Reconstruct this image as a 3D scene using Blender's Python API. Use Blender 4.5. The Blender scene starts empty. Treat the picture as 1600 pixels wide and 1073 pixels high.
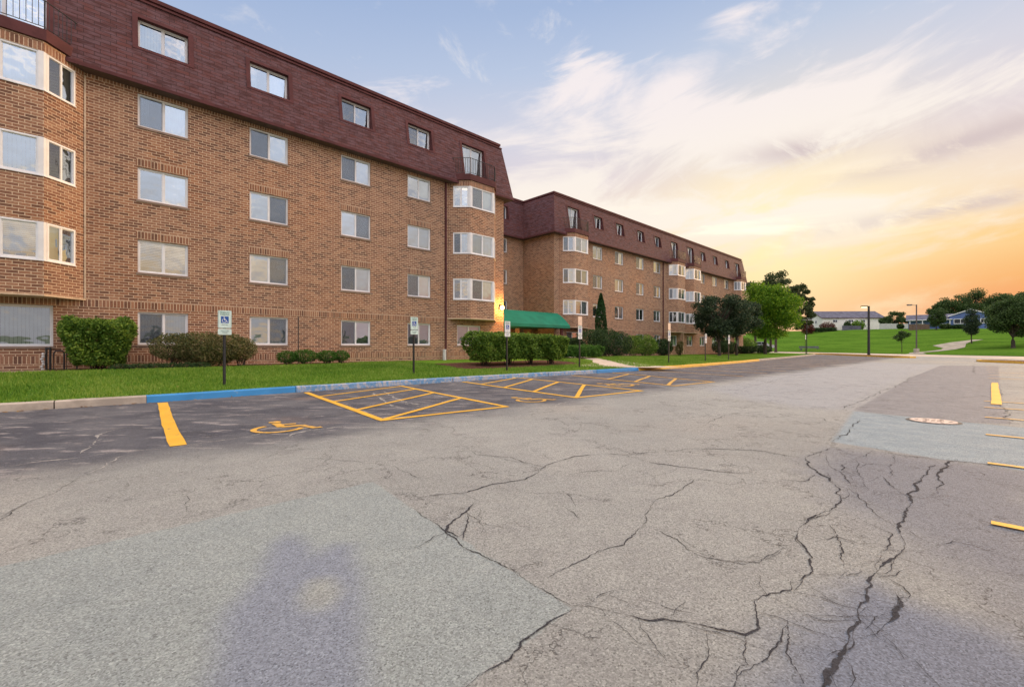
import bpy, math, random
import numpy as np
from mathutils import Vector, Matrix
random.seed(7); rng=np.random.default_rng(11)
scene=bpy.context.scene; COL=scene.collection
R=math.radians
# ------------------------------------------------------------ camera
cam=bpy.data.cameras.new('camera'); camo=bpy.data.objects.new('camera',cam); COL.objects.link(camo)
camo.location=(0,0,1.2); camo.rotation_euler=(R(90),0,0)
cam.sensor_width=36; cam.lens=700/1600*36; cam.shift_y=(541-536.5)/1600; cam.clip_start=.05; cam.clip_end=3000
scene.camera=camo
# ------------------------------------------------------------ world
SUN_AZ=R(58); SUN_EL=R(13)
world=bpy.data.worlds.new('World'); scene.world=world; world.use_nodes=True
def build_world():
    nt=world.node_tree; nt.nodes.clear(); N=nt.nodes.new; L=nt.links.new
    def m(op,a,b=None,c=None,clamp=False):
        n=N('ShaderNodeMath'); n.operation=op; n.use_clamp=clamp
        for i,v in enumerate((a,b,c)):
            if v is None: continue
            if isinstance(v,(int,float)): n.inputs[i].default_value=v
            else: L(v,n.inputs[i])
        return n.outputs[0]
    def sm(v,a,b):
        n=N('ShaderNodeMapRange'); n.interpolation_type='SMOOTHSTEP'; L(v,n.inputs[0]); n.inputs[1].default_value=a; n.inputs[2].default_value=b; return n.outputs[0]
    def ramp(v,st):
        n=N('ShaderNodeValToRGB'); e=n.color_ramp.elements
        while len(e)<len(st): e.new(.5)
        for k,(p,c) in zip(e,st): k.position=p; k.color=(*[lin(x) for x in c],1)
        L(v,n.inputs[0]); return n.outputs[0]
    def mix(f,a,b,mode='MIX'):
        n=N('ShaderNodeMix'); n.data_type='RGBA'; n.blend_type=mode
        for s,v in ((n.inputs[0],f),(n.inputs[6],a),(n.inputs[7],b)):
            if isinstance(v,(int,float)): s.default_value=v
            elif isinstance(v,tuple): s.default_value=v
            else: L(v,s)
        return n.outputs[2]
    tc=N('ShaderNodeTexCoord'); sp=N('ShaderNodeSeparateXYZ'); L(tc.outputs['Generated'],sp.inputs[0])
    x,y,z=sp.outputs
    el=m('MULTIPLY',m('ARCSINE',z),180/math.pi)          # degrees
    e01=m('DIVIDE',el,60,clamp=True)
    warm=ramp(e01,[(0,(236,132,96)),(.05,(245,150,98)),(.10,(250,180,110)),(.16,(253,208,140)),(.24,(247,226,205)),(.33,(228,216,221)),(.42,(214,214,227)),(.52,(188,202,227)),(.62,(166,186,220)),(.8,(185,188,200)),(1,(205,198,194))])
    cool=ramp(e01,[(0,(188,188,198)),(.1,(204,206,216)),(.25,(198,208,226)),(.42,(184,199,225)),(.6,(158,180,217)),(.8,(185,188,200)),(1,(205,198,194))])
    # azimuth factor
    hl=m('SQRT',m('ADD',m('MULTIPLY',x,x),m('MULTIPLY',y,y)))
    def azd(a): return m('DIVIDE',m('ADD',m('MULTIPLY',x,math.sin(a)),m('MULTIPLY',y,math.cos(a))),hl)
    wf=sm(azd(R(42)),.12,.88)
    sky=mix(wf,cool,warm)
    # bright glow above the hidden sun (azimuth 32 deg)
    d=m('ADD',m('ADD',m('MULTIPLY',x,math.sin(R(30))*math.cos(R(11))),m('MULTIPLY',y,math.cos(R(30))*math.cos(R(11)))),m('MULTIPLY',z,math.sin(R(11))))
    glow=m('POWER',m('MAXIMUM',d,0),40)
    sky=mix(m('MULTIPLY',glow,.75,clamp=True),sky,(1.15,.98,.58,1))
    # clouds: project direction on a plane
    zz=m('MAXIMUM',m('ADD',z,.06),.04)
    cb=N('ShaderNodeCombineXYZ'); L(m('DIVIDE',x,zz),cb.inputs[0]); L(m('DIVIDE',y,zz),cb.inputs[1])
    def noise(scale,det,rough,sx,sy,rot,off,dist=0):
        mp=N('ShaderNodeMapping'); mp.inputs['Scale'].default_value=(sx,sy,1); mp.inputs['Rotation'].default_value=(0,0,rot); mp.inputs['Location'].default_value=(off,off*.7,0)
        L(cb.outputs[0],mp.inputs[0]); n=N('ShaderNodeTexNoise'); n.inputs['Scale'].default_value=scale; n.inputs['Detail'].default_value=det; n.inputs['Roughness'].default_value=rough; n.inputs['Distortion'].default_value=dist
        L(mp.outputs[0],n.inputs[0]); return n.outputs[0]
    az=m('MULTIPLY',m('ARCTAN2',x,y),180/math.pi)
    def nz2(scale,det,rough,sx,sy,off,tilt=0,dist=0):
        c=N('ShaderNodeCombineXYZ'); L(m('MULTIPLY',az,sx),c.inputs[0]); L(m('ADD',m('MULTIPLY',el,sy),m('MULTIPLY',az,tilt)),c.inputs[1]); c.inputs[2].default_value=off
        n=N('ShaderNodeTexNoise'); n.inputs['Scale'].default_value=scale; n.inputs['Detail'].default_value=det; n.inputs['Roughness'].default_value=rough; n.inputs['Distortion'].default_value=dist; L(c.outputs[0],n.inputs[0]); return n.outputs[0]
    c1=nz2(1,8,.60,.050,.17,1.7,-.03,.6); c2=nz2(1,9,.66,.085,.15,7.7,.05,1.1); c3=nz2(1,7,.6,.045,.30,4.2,.0,.4)
    def blob(a0,e0,ra,re,tilt=0):
        da=m('DIVIDE',m('SUBTRACT',az,a0),ra); de=m('DIVIDE',m('SUBTRACT',m('SUBTRACT',el,e0),m('MULTIPLY',m('SUBTRACT',az,a0),tilt)),re)
        return m('POWER',2.718,m('MULTIPLY',m('ADD',m('MULTIPLY',da,da),m('MULTIPLY',de,de)),-1))
    dens=m('ADD',c1,.025)
    for a0,e0,ra,re,tl,am in ((27,23.5,10,2.8,-.06,.30),(31,14.0,20,3.6,0,.22),(8,17,14,2.6,.10,.14),(21,28.5,5,3.2,.5,.12),(27,32.5,4,2.2,-.3,.12),(44,9,22,2.0,0,.05),(10,31,5,4,0,.12)): dens=m('ADD',dens,m('MULTIPLY',blob(a0,e0,ra,re,tl),am))
    dens=m('SUBTRACT',dens,m('MULTIPLY',sm(el,24,36),.08))
    cover=sm(dens,.50,.70)
    cc=mix(sm(el,5,15),(1.0,.74,.44,1),(1.0,.92,.82,1)); cc=mix(sm(el,17,30),cc,(.97,.88,.87,1))
    sky=mix(m('MULTIPLY',cover,.88,clamp=True),sky,cc)
    wis=m('MULTIPLY',sm(c2,.55,.74),m('MULTIPLY',m('MULTIPLY',sm(el,8,14),m('SUBTRACT',1,sm(el,34,42))),.45))
    sky=mix(wis,sky,(1,.92,.86,1))
    core=m('MULTIPLY',sm(c3,.50,.66),m('ADD',m('MULTIPLY',blob(31,13.5,17,3.2),.9),m('MULTIPLY',blob(12,15,12,1.6,.06),.4)))
    sky=mix(core,sky,(1.25,1.12,.88,1))
    dkb=m('ADD',m('ADD',blob(34,20.2,7,1.2,-.03),m('MULTIPLY',blob(46,17.8,8,1.0,.12),.9)),m('MULTIPLY',blob(45,12.4,9,.7,.04),.8))
    dk=m('MULTIPLY',m('MULTIPLY',dkb,sm(c2,.38,.56)),.85)
    sky=mix(dk,sky,(.64,.53,.54,1))
    # brighter high sky and the sky behind the photographer
    boost=m('ADD',1.0,m('ADD',m('MULTIPLY',sm(el,38,60),1.55),m('MULTIPLY',m('MULTIPLY',sm(azd(0),.05,-.6),sm(el,3,30)),1.5)))
    back=mix(sm(azd(0),.05,-.6),(1,1,1,1),(1.18,1.02,.88,1))
    sky=mix(1.0,sky,back,'MULTIPLY')
    bg=N('ShaderNodeBackground'); L(sky,bg.inputs[0]); L(boost,bg.inputs[1])
    out=N('ShaderNodeOutputWorld'); L(bg.outputs[0],out.inputs[0])
def lin(c):
    c=c/255.; return c/12.92 if c<=.04045 else ((c+.055)/1.055)**2.4
build_world()
sun=bpy.data.lights.new('sun','SUN'); sun.energy=2.3; sun.angle=R(14); sun.color=(1,.62,.32)
so=bpy.data.objects.new('sun',sun); COL.objects.link(so)
sd=Vector((math.sin(SUN_AZ)*math.cos(SUN_EL),math.cos(SUN_AZ)*math.cos(SUN_EL),math.sin(SUN_EL)))
so.rotation_euler=sd.to_track_quat('Z','Y').to_euler(); so.location=(40,-20,30)
scene.view_settings.view_transform='Standard'; scene.view_settings.look='None'; scene.view_settings.exposure=0; scene.view_settings.gamma=1
scene.render.engine='CYCLES'
try: scene.cycles.max_bounces=8; scene.cycles.transparent_max_bounces=12
except Exception: pass

# ------------------------------------------------------------ axes of the place: t runs along the building, D away from the camera
AA=math.atan(732/700.); S_=math.sin(AA); C_=math.cos(AA); TH=math.atan2(C_,S_)
def xy(t,D): return (t*S_-D*C_, t*C_+D*S_)
def tdf(x,y): return (x*S_+y*C_, -x*C_+y*S_)
def sstep(v,a,b):
    v=np.clip((v-a)/(b-a),0,1); return v*v*(3-2*v)
# ------------------------------------------------------------ materials
class NT:
    def __init__(s,name):
        s.m=bpy.data.materials.new(name); s.m.use_nodes=True; s.t=s.m.node_tree; s.b=s.t.nodes['Principled BSDF']; s.out=s.t.nodes['Material Output']
    def n(s,ty,**k):
        n=s.t.nodes.new(ty)
        for a,b in k.items(): setattr(n,a,b)
        return n
    def l(s,a,b): s.t.links.new(a,b)
    def put(s,sock,v):
        if isinstance(v,(int,float)):
            try: sock.default_value=v
            except TypeError: sock.default_value=(v,)*len(sock.default_value)
        elif isinstance(v,(tuple,list)): sock.default_value=tuple(v) if len(v)==len(sock.default_value) else (*v,1)
        else: s.l(v,sock)
    def math(s,op,a,b=None,c=None,clamp=False):
        n=s.n('ShaderNodeMath',operation=op,use_clamp=clamp)
        for i,v in enumerate((a,b,c)):
            if v is not None: s.put(n.inputs[i],v)
        return n.outputs[0]
    def mix(s,f,a,b,mode='MIX'):
        n=s.n('ShaderNodeMix',data_type='RGBA',blend_type=mode); s.put(n.inputs[0],f); s.put(n.inputs[6],a); s.put(n.inputs[7],b); return n.outputs[2]
    def coord(s,kind='Object'):
        return s.n('ShaderNodeTexCoord').outputs[kind]
    def geo(s): return s.n('ShaderNodeNewGeometry').outputs['Position']
    def map(s,v,scale=(1,1,1),rot=(0,0,0),loc=(0,0,0)):
        n=s.n('ShaderNodeMapping'); n.inputs['Scale'].default_value=scale; n.inputs['Rotation'].default_value=rot; n.inputs['Location'].default_value=loc; s.l(v,n.inputs[0]); return n.outputs[0]
    def noise(s,v,scale,det=3,rough=.55,dist=0,col=False):
        n=s.n('ShaderNodeTexNoise'); n.inputs['Scale'].default_value=scale; n.inputs['Detail'].default_value=det; n.inputs['Roughness'].default_value=rough; n.inputs['Distortion'].default_value=dist
        s.l(v,n.inputs[0]); return n.outputs[1 if col else 0]
    def sm(s,v,a,b,lo=0,hi=1):
        n=s.n('ShaderNodeMapRange',interpolation_type='SMOOTHSTEP'); s.put(n.inputs[0],v); n.inputs[1].default_value=a; n.inputs[2].default_value=b; n.inputs[3].default_value=lo; n.inputs[4].default_value=hi; return n.outputs[0]
    def ramp(s,v,st):
        n=s.n('ShaderNodeValToRGB'); e=n.color_ramp.elements
        while len(e)<len(st): e.new(.5)
        for k,(p,c) in zip(e,st): k.position=p; k.color=(*c,1)
        s.l(v,n.inputs[0]); return n.outputs[0]
    def bump(s,h,st=.3,d=.01,nrm=None):
        n=s.n('ShaderNodeBump'); n.inputs['Strength'].default_value=st; n.inputs['Distance'].default_value=d; s.l(h,n.inputs['Height'])
        if nrm is not None: s.l(nrm,n.inputs['Normal'])
        return n.outputs[0]
    def fin(s,col=None,rough=None,nrm=None,metal=None,spec=None):
        if col is not None: s.put(s.b.inputs['Base Color'],col)
        if rough is not None: s.put(s.b.inputs['Roughness'],rough)
        if nrm is not None: s.l(nrm,s.b.inputs['Normal'])
        if metal is not None: s.put(s.b.inputs['Metallic'],metal)
        if spec is not None: s.put(s.b.inputs['Specular IOR Level'],spec)
        return s.m
def hexc(r,g,b): return (lin(r),lin(g),lin(b))
def simple(name,col,rough=.6,metal=0,spec=.5,var=.12,scale=4.,bump=0):
    s=NT(name); p=s.geo(); n=s.noise(p,scale,4,.6)
    c=s.mix(s.sm(n,.35,.65),tuple(x*(1-var) for x in col),tuple(min(1,x*(1+var)) for x in col))
    return s.fin(c,rough,s.bump(s.noise(p,scale*8,3),bump,.005) if bump else None,metal,spec)
M={}
def brickmat(name='brick',off=.5):
    s=NT(name); uv=s.n('ShaderNodeUVMap').outputs[0]
    br=s.n('ShaderNodeTexBrick',offset=off); br.inputs['Scale'].default_value=1; br.inputs['Brick Width'].default_value=.262; br.inputs['Row Height'].default_value=.0953
    br.inputs['Mortar Size'].default_value=.0095; br.inputs['Mortar Smooth'].default_value=.2; br.inputs['Bias'].default_value=-.12
    br.inputs['Color1'].default_value=(0,0,0,1); br.inputs['Color2'].default_value=(1,1,1,1); br.inputs['Mortar'].default_value=(.5,.5,.5,1)
    s.l(uv,br.inputs['Vector'])
    g=s.geo(); big=s.noise(g,.35,3,.55); fine=s.noise(uv,18,4,.65)
    bc=s.ramp(br.outputs['Color'],[(0,(.185,.100,.070)),(.12,(.255,.130,.086)),(.40,(.310,.160,.102)),(.65,(.36,.196,.124)),(.88,(.415,.240,.154)),(1,(.29,.150,.100))])
    bc=s.mix(s.sm(fine,.3,.7),bc,s.mix(1.0,bc,(.72,.70,.70),'MULTIPLY'))
    bc=s.mix(s.sm(big,.42,.68),bc,s.mix(1.0,bc,(1.12,1.0,.86),'MULTIPLY'))
    mo=s.mix(s.sm(fine,.35,.7),(.68,.52,.37),(.57,.43,.30))
    c=s.mix(br.outputs['Fac'],bc,mo)
    streak=s.noise(s.map(g,(1.4,1.4,.12)),1.0,5,.6); c=s.mix(s.math('MULTIPLY',s.sm(streak,.55,.78),.28),c,s.mix(1.0,c,(.62,.58,.58),'MULTIPLY'))
    inv=s.math('SUBTRACT',1.0,br.outputs['Fac'])
    h=s.math('ADD',inv,s.math('MULTIPLY',fine,.25))
    return s.fin(c,.88,s.bump(h,.55,.008),spec=.25)
M['brick']=brickmat(); M['brick_s']=brickmat('soldier_brick',0.)
def shingle():
    s=NT('shingle'); uv=s.n('ShaderNodeUVMap').outputs[0]
    br=s.n('ShaderNodeTexBrick',offset=.37,offset_frequency=2); br.inputs['Scale'].default_value=1; br.inputs['Brick Width'].default_value=.42; br.inputs['Row Height'].default_value=.145
    br.inputs['Mortar Size'].default_value=.007; br.inputs['Mortar Smooth'].default_value=.1; br.inputs['Color1'].default_value=(0,0,0,1); br.inputs['Color2'].default_value=(1,1,1,1); br.inputs['Mortar'].default_value=(.5,.5,.5,1)
    s.l(uv,br.inputs['Vector']); fine=s.noise(uv,30,4,.7); mid=s.noise(s.map(uv,(1,3.5,1)),2.2,4,.6)
    bc=s.ramp(br.outputs['Color'],[(0,(.066,.024,.026)),(.4,(.096,.033,.033)),(.7,(.122,.041,.038)),(1,(.090,.044,.050))])
    bc=s.mix(s.sm(mid,.4,.66),bc,(.135,.072,.085)); bc=s.mix(s.math('MULTIPLY',s.sm(fine,.35,.7),.5),bc,s.mix(1.0,bc,(.65,.65,.68),'MULTIPLY'))
    sp=s.n('ShaderNodeSeparateXYZ'); s.l(uv,sp.inputs[0]); fr=s.math('FRACT',s.math('DIVIDE',sp.outputs[1],.145))
    c=s.mix(br.outputs['Fac'],bc,(.022,.010,.011))
    h=s.math('ADD',s.math('SUBTRACT',1.0,fr),s.math('MULTIPLY',fine,.2))
    return s.fin(c,.8,s.bump(h,.8,.02),spec=.3)
M['shingle']=shingle()
M['maroon']=simple('maroon_metal',(.10,.036,.038),.75,0,.2,.15,2)
M['soffit']=simple('soffit',(.10,.06,.05),.7)
M['white']=simple('white_frame',(.76,.77,.79),.4,0,.5,.05,3)
M['cream']=simple('cream_trim',(.60,.46,.32),.6)
M['sill']=simple('sill',(.26,.19,.15),.8,bump=.2)
M['black']=simple('black_metal',(.022,.022,.024),.45,0,.5,.2,10)
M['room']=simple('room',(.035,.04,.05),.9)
M['blind']=simple('blind',(.66,.70,.70),.7,0,.3,.06,2)
M['cloth']=simple('cloth',(.68,.71,.74),.85,0,.2,.05,2)
M['pipe']=simple('pipe',(.55,.55,.55),.5)
M['roofflat']=simple('roof_flat',(.12,.11,.11),.9)
def glass():
    s=NT('glass'); t=s.t
    gl=s.n('ShaderNodeBsdfGlossy'); gl.inputs['Roughness'].default_value=.015; gl.inputs['Color'].default_value=(.80,.90,1,1)
    tr=s.n('ShaderNodeBsdfTransparent'); tr.inputs['Color'].default_value=(.80,.85,.86,1)
    fr=s.n('ShaderNodeFresnel'); fr.inputs['IOR'].default_value=1.55
    ob=s.n('ShaderNodeObjectInfo').outputs['Random']
    nb=s.bump(s.noise(s.coord('Object'),1.3,2,.5),.06,.25); s.l(nb,gl.inputs['Normal'])
    f=s.math('ADD',s.math('MULTIPLY',fr.outputs[0],1.3),s.math('ADD',.26,s.math('MULTIPLY',ob,.30)),clamp=True)
    mx=s.n('ShaderNodeMixShader'); s.l(f,mx.inputs[0]); s.l(tr.outputs[0],mx.inputs[1]); s.l(gl.outputs[0],mx.inputs[2]); s.l(mx.outputs[0],s.out.inputs[0]); return s.m
M['glass']=glass()
def emis(name,col,st):
    s=NT(name); e=s.n('ShaderNodeEmission'); e.inputs[0].default_value=(*col,1); e.inputs[1].default_value=st; s.l(e.outputs[0],s.out.inputs[0]); return s.m
M['lamp']=emis('lamp_glow',(1,.62,.22),30)
M['lamp2']=emis('street_lamp_glow',(1,.85,.40),4)
def foliage(name,c0,c1,c2,trans=.35,scale=3.):
    s=NT(name); g=s.geo(); rnd=s.n('ShaderNodeAttribute',attribute_name='rnd').outputs['Fac']
    n=s.noise(g,scale,3,.6); v=s.math('ADD',s.math('MULTIPLY',n,.55),s.math('MULTIPLY',rnd,.45))
    c=s.ramp(v,[(.18,c0),(.45,c1),(.72,c2)])
    s.fin(c,.55,spec=.25)
    tl=s.n('ShaderNodeBsdfTranslucent'); s.l(c,tl.inputs[0]); mx=s.n('ShaderNodeMixShader'); mx.inputs[0].default_value=trans
    s.l(s.b.outputs[0],mx.inputs[1]); s.l(tl.outputs[0],mx.inputs[2]); s.l(mx.outputs[0],s.out.inputs[0]); return s.m
M['f_box']=foliage('foliage_box',(.03,.075,.010),(.085,.18,.022),(.26,.38,.06))
M['f_brown']=foliage('foliage_brown',(.04,.06,.018),(.11,.13,.04),(.28,.23,.11),.25,2.2)
M['f_small']=foliage('foliage_small',(.018,.06,.010),(.05,.14,.018),(.10,.23,.035))
M['f_dark']=foliage('foliage_dark',(.012,.03,.012),(.03,.065,.022),(.07,.13,.04))
M['f_tree']=foliage('foliage_tree_dark',(.012,.026,.016),(.030,.058,.030),(.085,.125,.06),.3,1.6)
M['f_bright']=foliage('foliage_bright',(.03,.09,.008),(.10,.24,.015),(.28,.42,.03),.5,.9)
M['f_pine']=foliage('foliage_pine',(.03,.05,.022),(.06,.09,.035),(.11,.14,.05),.3,.8)
M['f_ever']=foliage('foliage_evergreen',(.008,.03,.008),(.02,.07,.018),(.04,.11,.03),.2)
M['f_far']=foliage('foliage_far',(.025,.05,.015),(.05,.095,.028),(.10,.16,.045),.3,.5)
M['f_red']=foliage('foliage_red',(.05,.015,.012),(.10,.025,.02),(.16,.05,.03),.3,1)
M['bark']=simple('bark',(.07,.055,.045),.95,0,.2,.3,6,.6)
def grassm(name,a,b,c):
    s=NT(name); g=s.geo(); n1=s.noise(s.map(g,(1,.35,1),(0,0,.5)),.30,5,.65); n2=s.noise(g,5,4,.7); n3=s.noise(s.map(g,(1,1,1)),60,3,.7)
    col=s.mix(s.sm(n1,.35,.65),a,b); col=s.mix(s.sm(n2,.45,.72),col,c); col=s.mix(s.math('MULTIPLY',s.sm(n3,.3,.7),.55),col,s.mix(1.0,col,(.45,.5,.4),'MULTIPLY'))
    return s.fin(col,.95,s.bump(n3,.6,.03),spec=.0)
M['grass']=grassm('lawn_grass',(.085,.195,.022),(.13,.27,.030),(.24,.31,.065))
M['hill']=grassm('hill_grass',(.060,.150,.018),(.105,.225,.026),(.19,.28,.045))
M['blade']=foliage('grass_blade',(.06,.145,.014),(.125,.265,.024),(.27,.38,.07),.35,.6)
M['mulch']=simple('mulch',(.10,.05,.035),.95,0,.1,.5,14,.8)
M['dirt']=simple('bed_soil',(.34,.25,.18),.95,0,.1,.3,6,.5)
M['concrete']=simple('concrete',(.42,.37,.31),.85,0,.3,.16,3,.3)
M['conc2']=simple('concrete_far',(.54,.46,.37),.85,0,.3,.12,1)
def paint(name,col,wear,und=(.16,.15,.15)):
    s=NT(name); g=s.geo(); n=s.noise(g,9,6,.75); n2=s.noise(g,70,3,.7); n3=s.noise(g,2,3,.5)
    w=s.sm(s.math('ADD',s.math('ADD',s.math('MULTIPLY',n,.6),s.math('MULTIPLY',n2,.25)),s.math('MULTIPLY',n3,.2)),.62-wear,.72-wear)
    c=s.mix(w,s.mix(s.sm(n3,.3,.7),tuple(x*.85 for x in col),col),und)
    return s.fin(c,.6,s.bump(n2,.4,.004),spec=.3)
M['yellow']=paint('yellow_paint',(.84,.47,.045),.055)
M['yellow2']=paint('worn_yellow_paint',(.78,.44,.07),.09)
M['yellowk']=paint('kerb_yellow_paint',(.80,.46,.06),.06,(.42,.37,.31))
M['blue']=paint('kerb_blue_paint',(.05,.27,.60),.03,(.20,.33,.47))
M['blue2']=paint('worn_kerb_blue_paint',(.13,.31,.56),.14,(.42,.42,.44))
def crackm(name,col,th):
    s=NT(name); g=s.geo(); n=s.noise(g,70,4,.8); n2=s.noise(g,9,3,.6); c=s.mix(s.sm(n,.3,.7),tuple(x*.6 for x in col),tuple(x*1.6 for x in col)); s.fin(c,.95,s.bump(n,.8,.01),spec=.1)
    tr=s.n('ShaderNodeBsdfTransparent'); mx=s.n('ShaderNodeMixShader'); s.l(s.sm(s.math('ADD',s.math('MULTIPLY',n,.75),s.math('MULTIPLY',n2,.35)),th,th+.05),mx.inputs[0]); s.l(s.b.outputs[0],mx.inputs[1]); s.l(tr.outputs[0],mx.inputs[2]); s.l(mx.outputs[0],s.out.inputs[0]); return s.m
M['crack']=crackm('crack',(.050,.050,.056),.60)
M['seam']=crackm('pale_seam',(.40,.385,.36),.56)
def asphalt():
    s=NT('asphalt'); g=s.geo(); N=s.noise
    sp=s.n('ShaderNodeSeparateColor'); s.l(s.n('ShaderNodeAttribute',attribute_name='sd1').outputs['Color'],sp.inputs[0]); sA,sB,sC=sp.outputs
    sp2=s.n('ShaderNodeSeparateColor'); s.l(s.n('ShaderNodeAttribute',attribute_name='sd2').outputs['Color'],sp2.inputs[0]); sL,sR,sQ=sp2.outputs
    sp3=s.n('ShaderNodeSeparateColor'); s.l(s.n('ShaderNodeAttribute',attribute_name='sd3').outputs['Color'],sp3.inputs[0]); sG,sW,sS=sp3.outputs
    j1=s.math('MULTIPLY',s.math('SUBTRACT',N(g,9,5,.7),.5),.09); j2=s.math('MULTIPLY',s.math('SUBTRACT',N(g,1.6,4,.6),.5),1.0)
    def reg(sd,w,j,jw=1.): return s.sm(s.math('ADD',sd,s.math('MULTIPLY',j,jw)),-w,w)
    ag=s.n('ShaderNodeTexVoronoi'); ag.inputs['Scale'].default_value=150; s.l(g,ag.inputs['Vector'])
    ag2=N(g,330,3,.8); ag3=N(g,75,3,.75); med=N(g,3.2,5,.65); big=N(g,.28,4,.6)
    sep=s.n('ShaderNodeSeparateColor'); s.l(ag.outputs['Color'],sep.inputs[0]); cell=sep.outputs[0]
    base=s.mix(s.sm(big,.32,.68),(.292,.300,.284),(.360,.368,.345))
    base=s.mix(s.math('MULTIPLY',s.sm(med,.35,.7),.35),base,(.255,.255,.25)); base=s.mix(s.math('MULTIPLY',s.sm(N(g,.16,3,.5),.5,.7),.45),base,(.42,.375,.315))
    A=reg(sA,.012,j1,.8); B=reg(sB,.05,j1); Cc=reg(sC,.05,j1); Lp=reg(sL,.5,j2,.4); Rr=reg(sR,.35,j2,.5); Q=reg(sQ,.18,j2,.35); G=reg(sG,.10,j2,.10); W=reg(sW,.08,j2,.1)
    sx=s.n('ShaderNodeSeparateXYZ'); s.l(g,sx.inputs[0]); xx,yy,_=sx.outputs
    Dd=s.math('ADD',s.math('MULTIPLY',xx,-C_),s.math('MULTIPLY',yy,S_))
    c=base
    c=s.mix(s.math('MULTIPLY',Rr,.85),c,(.180,.195,.228)); c=s.mix(s.math('MULTIPLY',Q,.85),c,(.165,.195,.260))
    c=s.mix(s.math('MULTIPLY',Lp,.8),c,(.345,.36,.375)); c=s.mix(Cc,c,s.mix(s.sm(med,.3,.7),(.205,.21,.225),(.26,.265,.275))); c=s.mix(B,c,s.mix(s.sm(med,.3,.7),(.235,.30,.335),(.30,.36,.385)))
    pa=s.mix(s.sm(med,.3,.75),(.325,.362,.352),(.285,.322,.318)); pa=s.mix(s.math('MULTIPLY',G,s.math('SUBTRACT',1.0,s.math('MULTIPLY',W,.9))),pa,(.245,.275,.325)); pa=s.mix(s.math('MULTIPLY',W,.45),pa,(.37,.37,.32))  # G: photographer's ghost shadow painted bluish into the patch colour, W its paler spot
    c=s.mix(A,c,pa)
    # dark seal coat of the stalls
    wav=s.math('MULTIPLY',s.math('SUBTRACT',N(g,.6,4,.6),.5),2.2)
    seal=s.math('MULTIPLY',s.sm(s.math('ADD',Dd,wav),5.4,6.9),s.sm(sS,-1,0))
    sc=s.mix(s.sm(N(g,.9,5,.6),.35,.68),(.070,.074,.092),(.135,.138,.152))
    pale=s.sm(N(s.map(g,(.55,1.7,1),(0,0,-TH)),2.4,6,.72),.53,.65); sc=s.mix(s.math('MULTIPLY',pale,.7),sc,(.40,.37,.36))
    rust=s.sm(N(g,.35,2,.5),.60,.74); sc=s.mix(s.math('MULTIPLY',rust,.4),sc,(.33,.22,.16))
    c=s.mix(s.math('MULTIPLY',seal,s.math('SUBTRACT',1.0,A)),c,sc)
    # hairline cracks
    vd=s.n('ShaderNodeTexVoronoi',feature='DISTANCE_TO_EDGE'); vd.inputs['Scale'].default_value=1.15
    dv=s.n('ShaderNodeVectorMath',operation='ADD'); s.l(g,dv.inputs[0]); nn=s.n('ShaderNodeVectorMath',operation='SCALE'); s.l(N(g,2.1,5,.7,col=True),nn.inputs[0]); nn.inputs['Scale'].default_value=1.1; s.l(nn.outputs[0],dv.inputs[1]); s.l(dv.outputs[0],vd.inputs['Vector'])
    hair=s.math('MULTIPLY',s.sm(vd.outputs['Distance'],.011,.002),s.sm(N(g,.8,4,.7),.44,.56))
    v2=s.n('ShaderNodeTexVoronoi',feature='DISTANCE_TO_EDGE'); v2.inputs['Scale'].default_value=3.1; s.l(dv.outputs[0],v2.inputs['Vector'])
    h2=s.math('MULTIPLY',s.sm(v2.outputs['Distance'],.020,.004),s.math('MULTIPLY',s.sm(N(g,1.1,4,.7),.50,.60),s.sm(s.math('SUBTRACT',xx,s.math('MULTIPLY',yy,.35)),.2,1.6)))
    hair=s.math('MAXIMUM',hair,s.math('MULTIPLY',h2,.8)); hair=s.math('MULTIPLY',hair,s.math('SUBTRACT',1.0,s.math('MAXIMUM',A,B)))
    oil=s.math('MULTIPLY',s.sm(N(g,1.7,3,.6),.66,.76),.35); c=s.mix(oil,c,(.12,.115,.11)); drip=s.math('MULTIPLY',s.sm(N(g,26,1,.4),.76,.80),.5); c=s.mix(drip,c,(.09,.085,.08))
    # aggregate
    spk=s.math('ADD',s.math('MULTIPLY',cell,.35),s.math('MULTIPLY',ag2,.65))
    fac=s.math('MULTIPLY',s.sm(spk,.2,.85,.66,1.34),s.sm(N(g,22,4,.7),.3,.7,.965,1.035)); fac=s.math('MULTIPLY',fac,s.sm(sep.outputs[1],.10,.16,.62,1.0)); fac=s.math('MULTIPLY',fac,s.sm(sep.outputs[2],.88,.93,1.0,1.22)); cb=s.n('ShaderNodeCombineColor'); [s.l(fac,cb.inputs[i]) for i in range(3)]
    c=s.mix(1.0,c,cb.outputs[0],'MULTIPLY')
    pit=s.sm(ag3,.66,.74); c=s.mix(s.math('MULTIPLY',pit,.6),c,(.06,.058,.055))
    lit=s.sm(N(g,120,2,.8),.66,.74); c=s.mix(s.math('MULTIPLY',lit,.35),c,(.55,.53,.50))
    c=s.mix(s.math('MULTIPLY',hair,.72),c,(.06,.057,.055))
    h=s.math('ADD',s.math('ADD',s.math('MULTIPLY',ag.outputs['Distance'],-.5),ag2),s.math('ADD',s.math('MULTIPLY',pit,-.8),s.math('MULTIPLY',hair,-1.5)))
    return s.fin(c,.82,s.bump(h,.75,.007),spec=.35)
M['asphalt']=asphalt()
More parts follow.
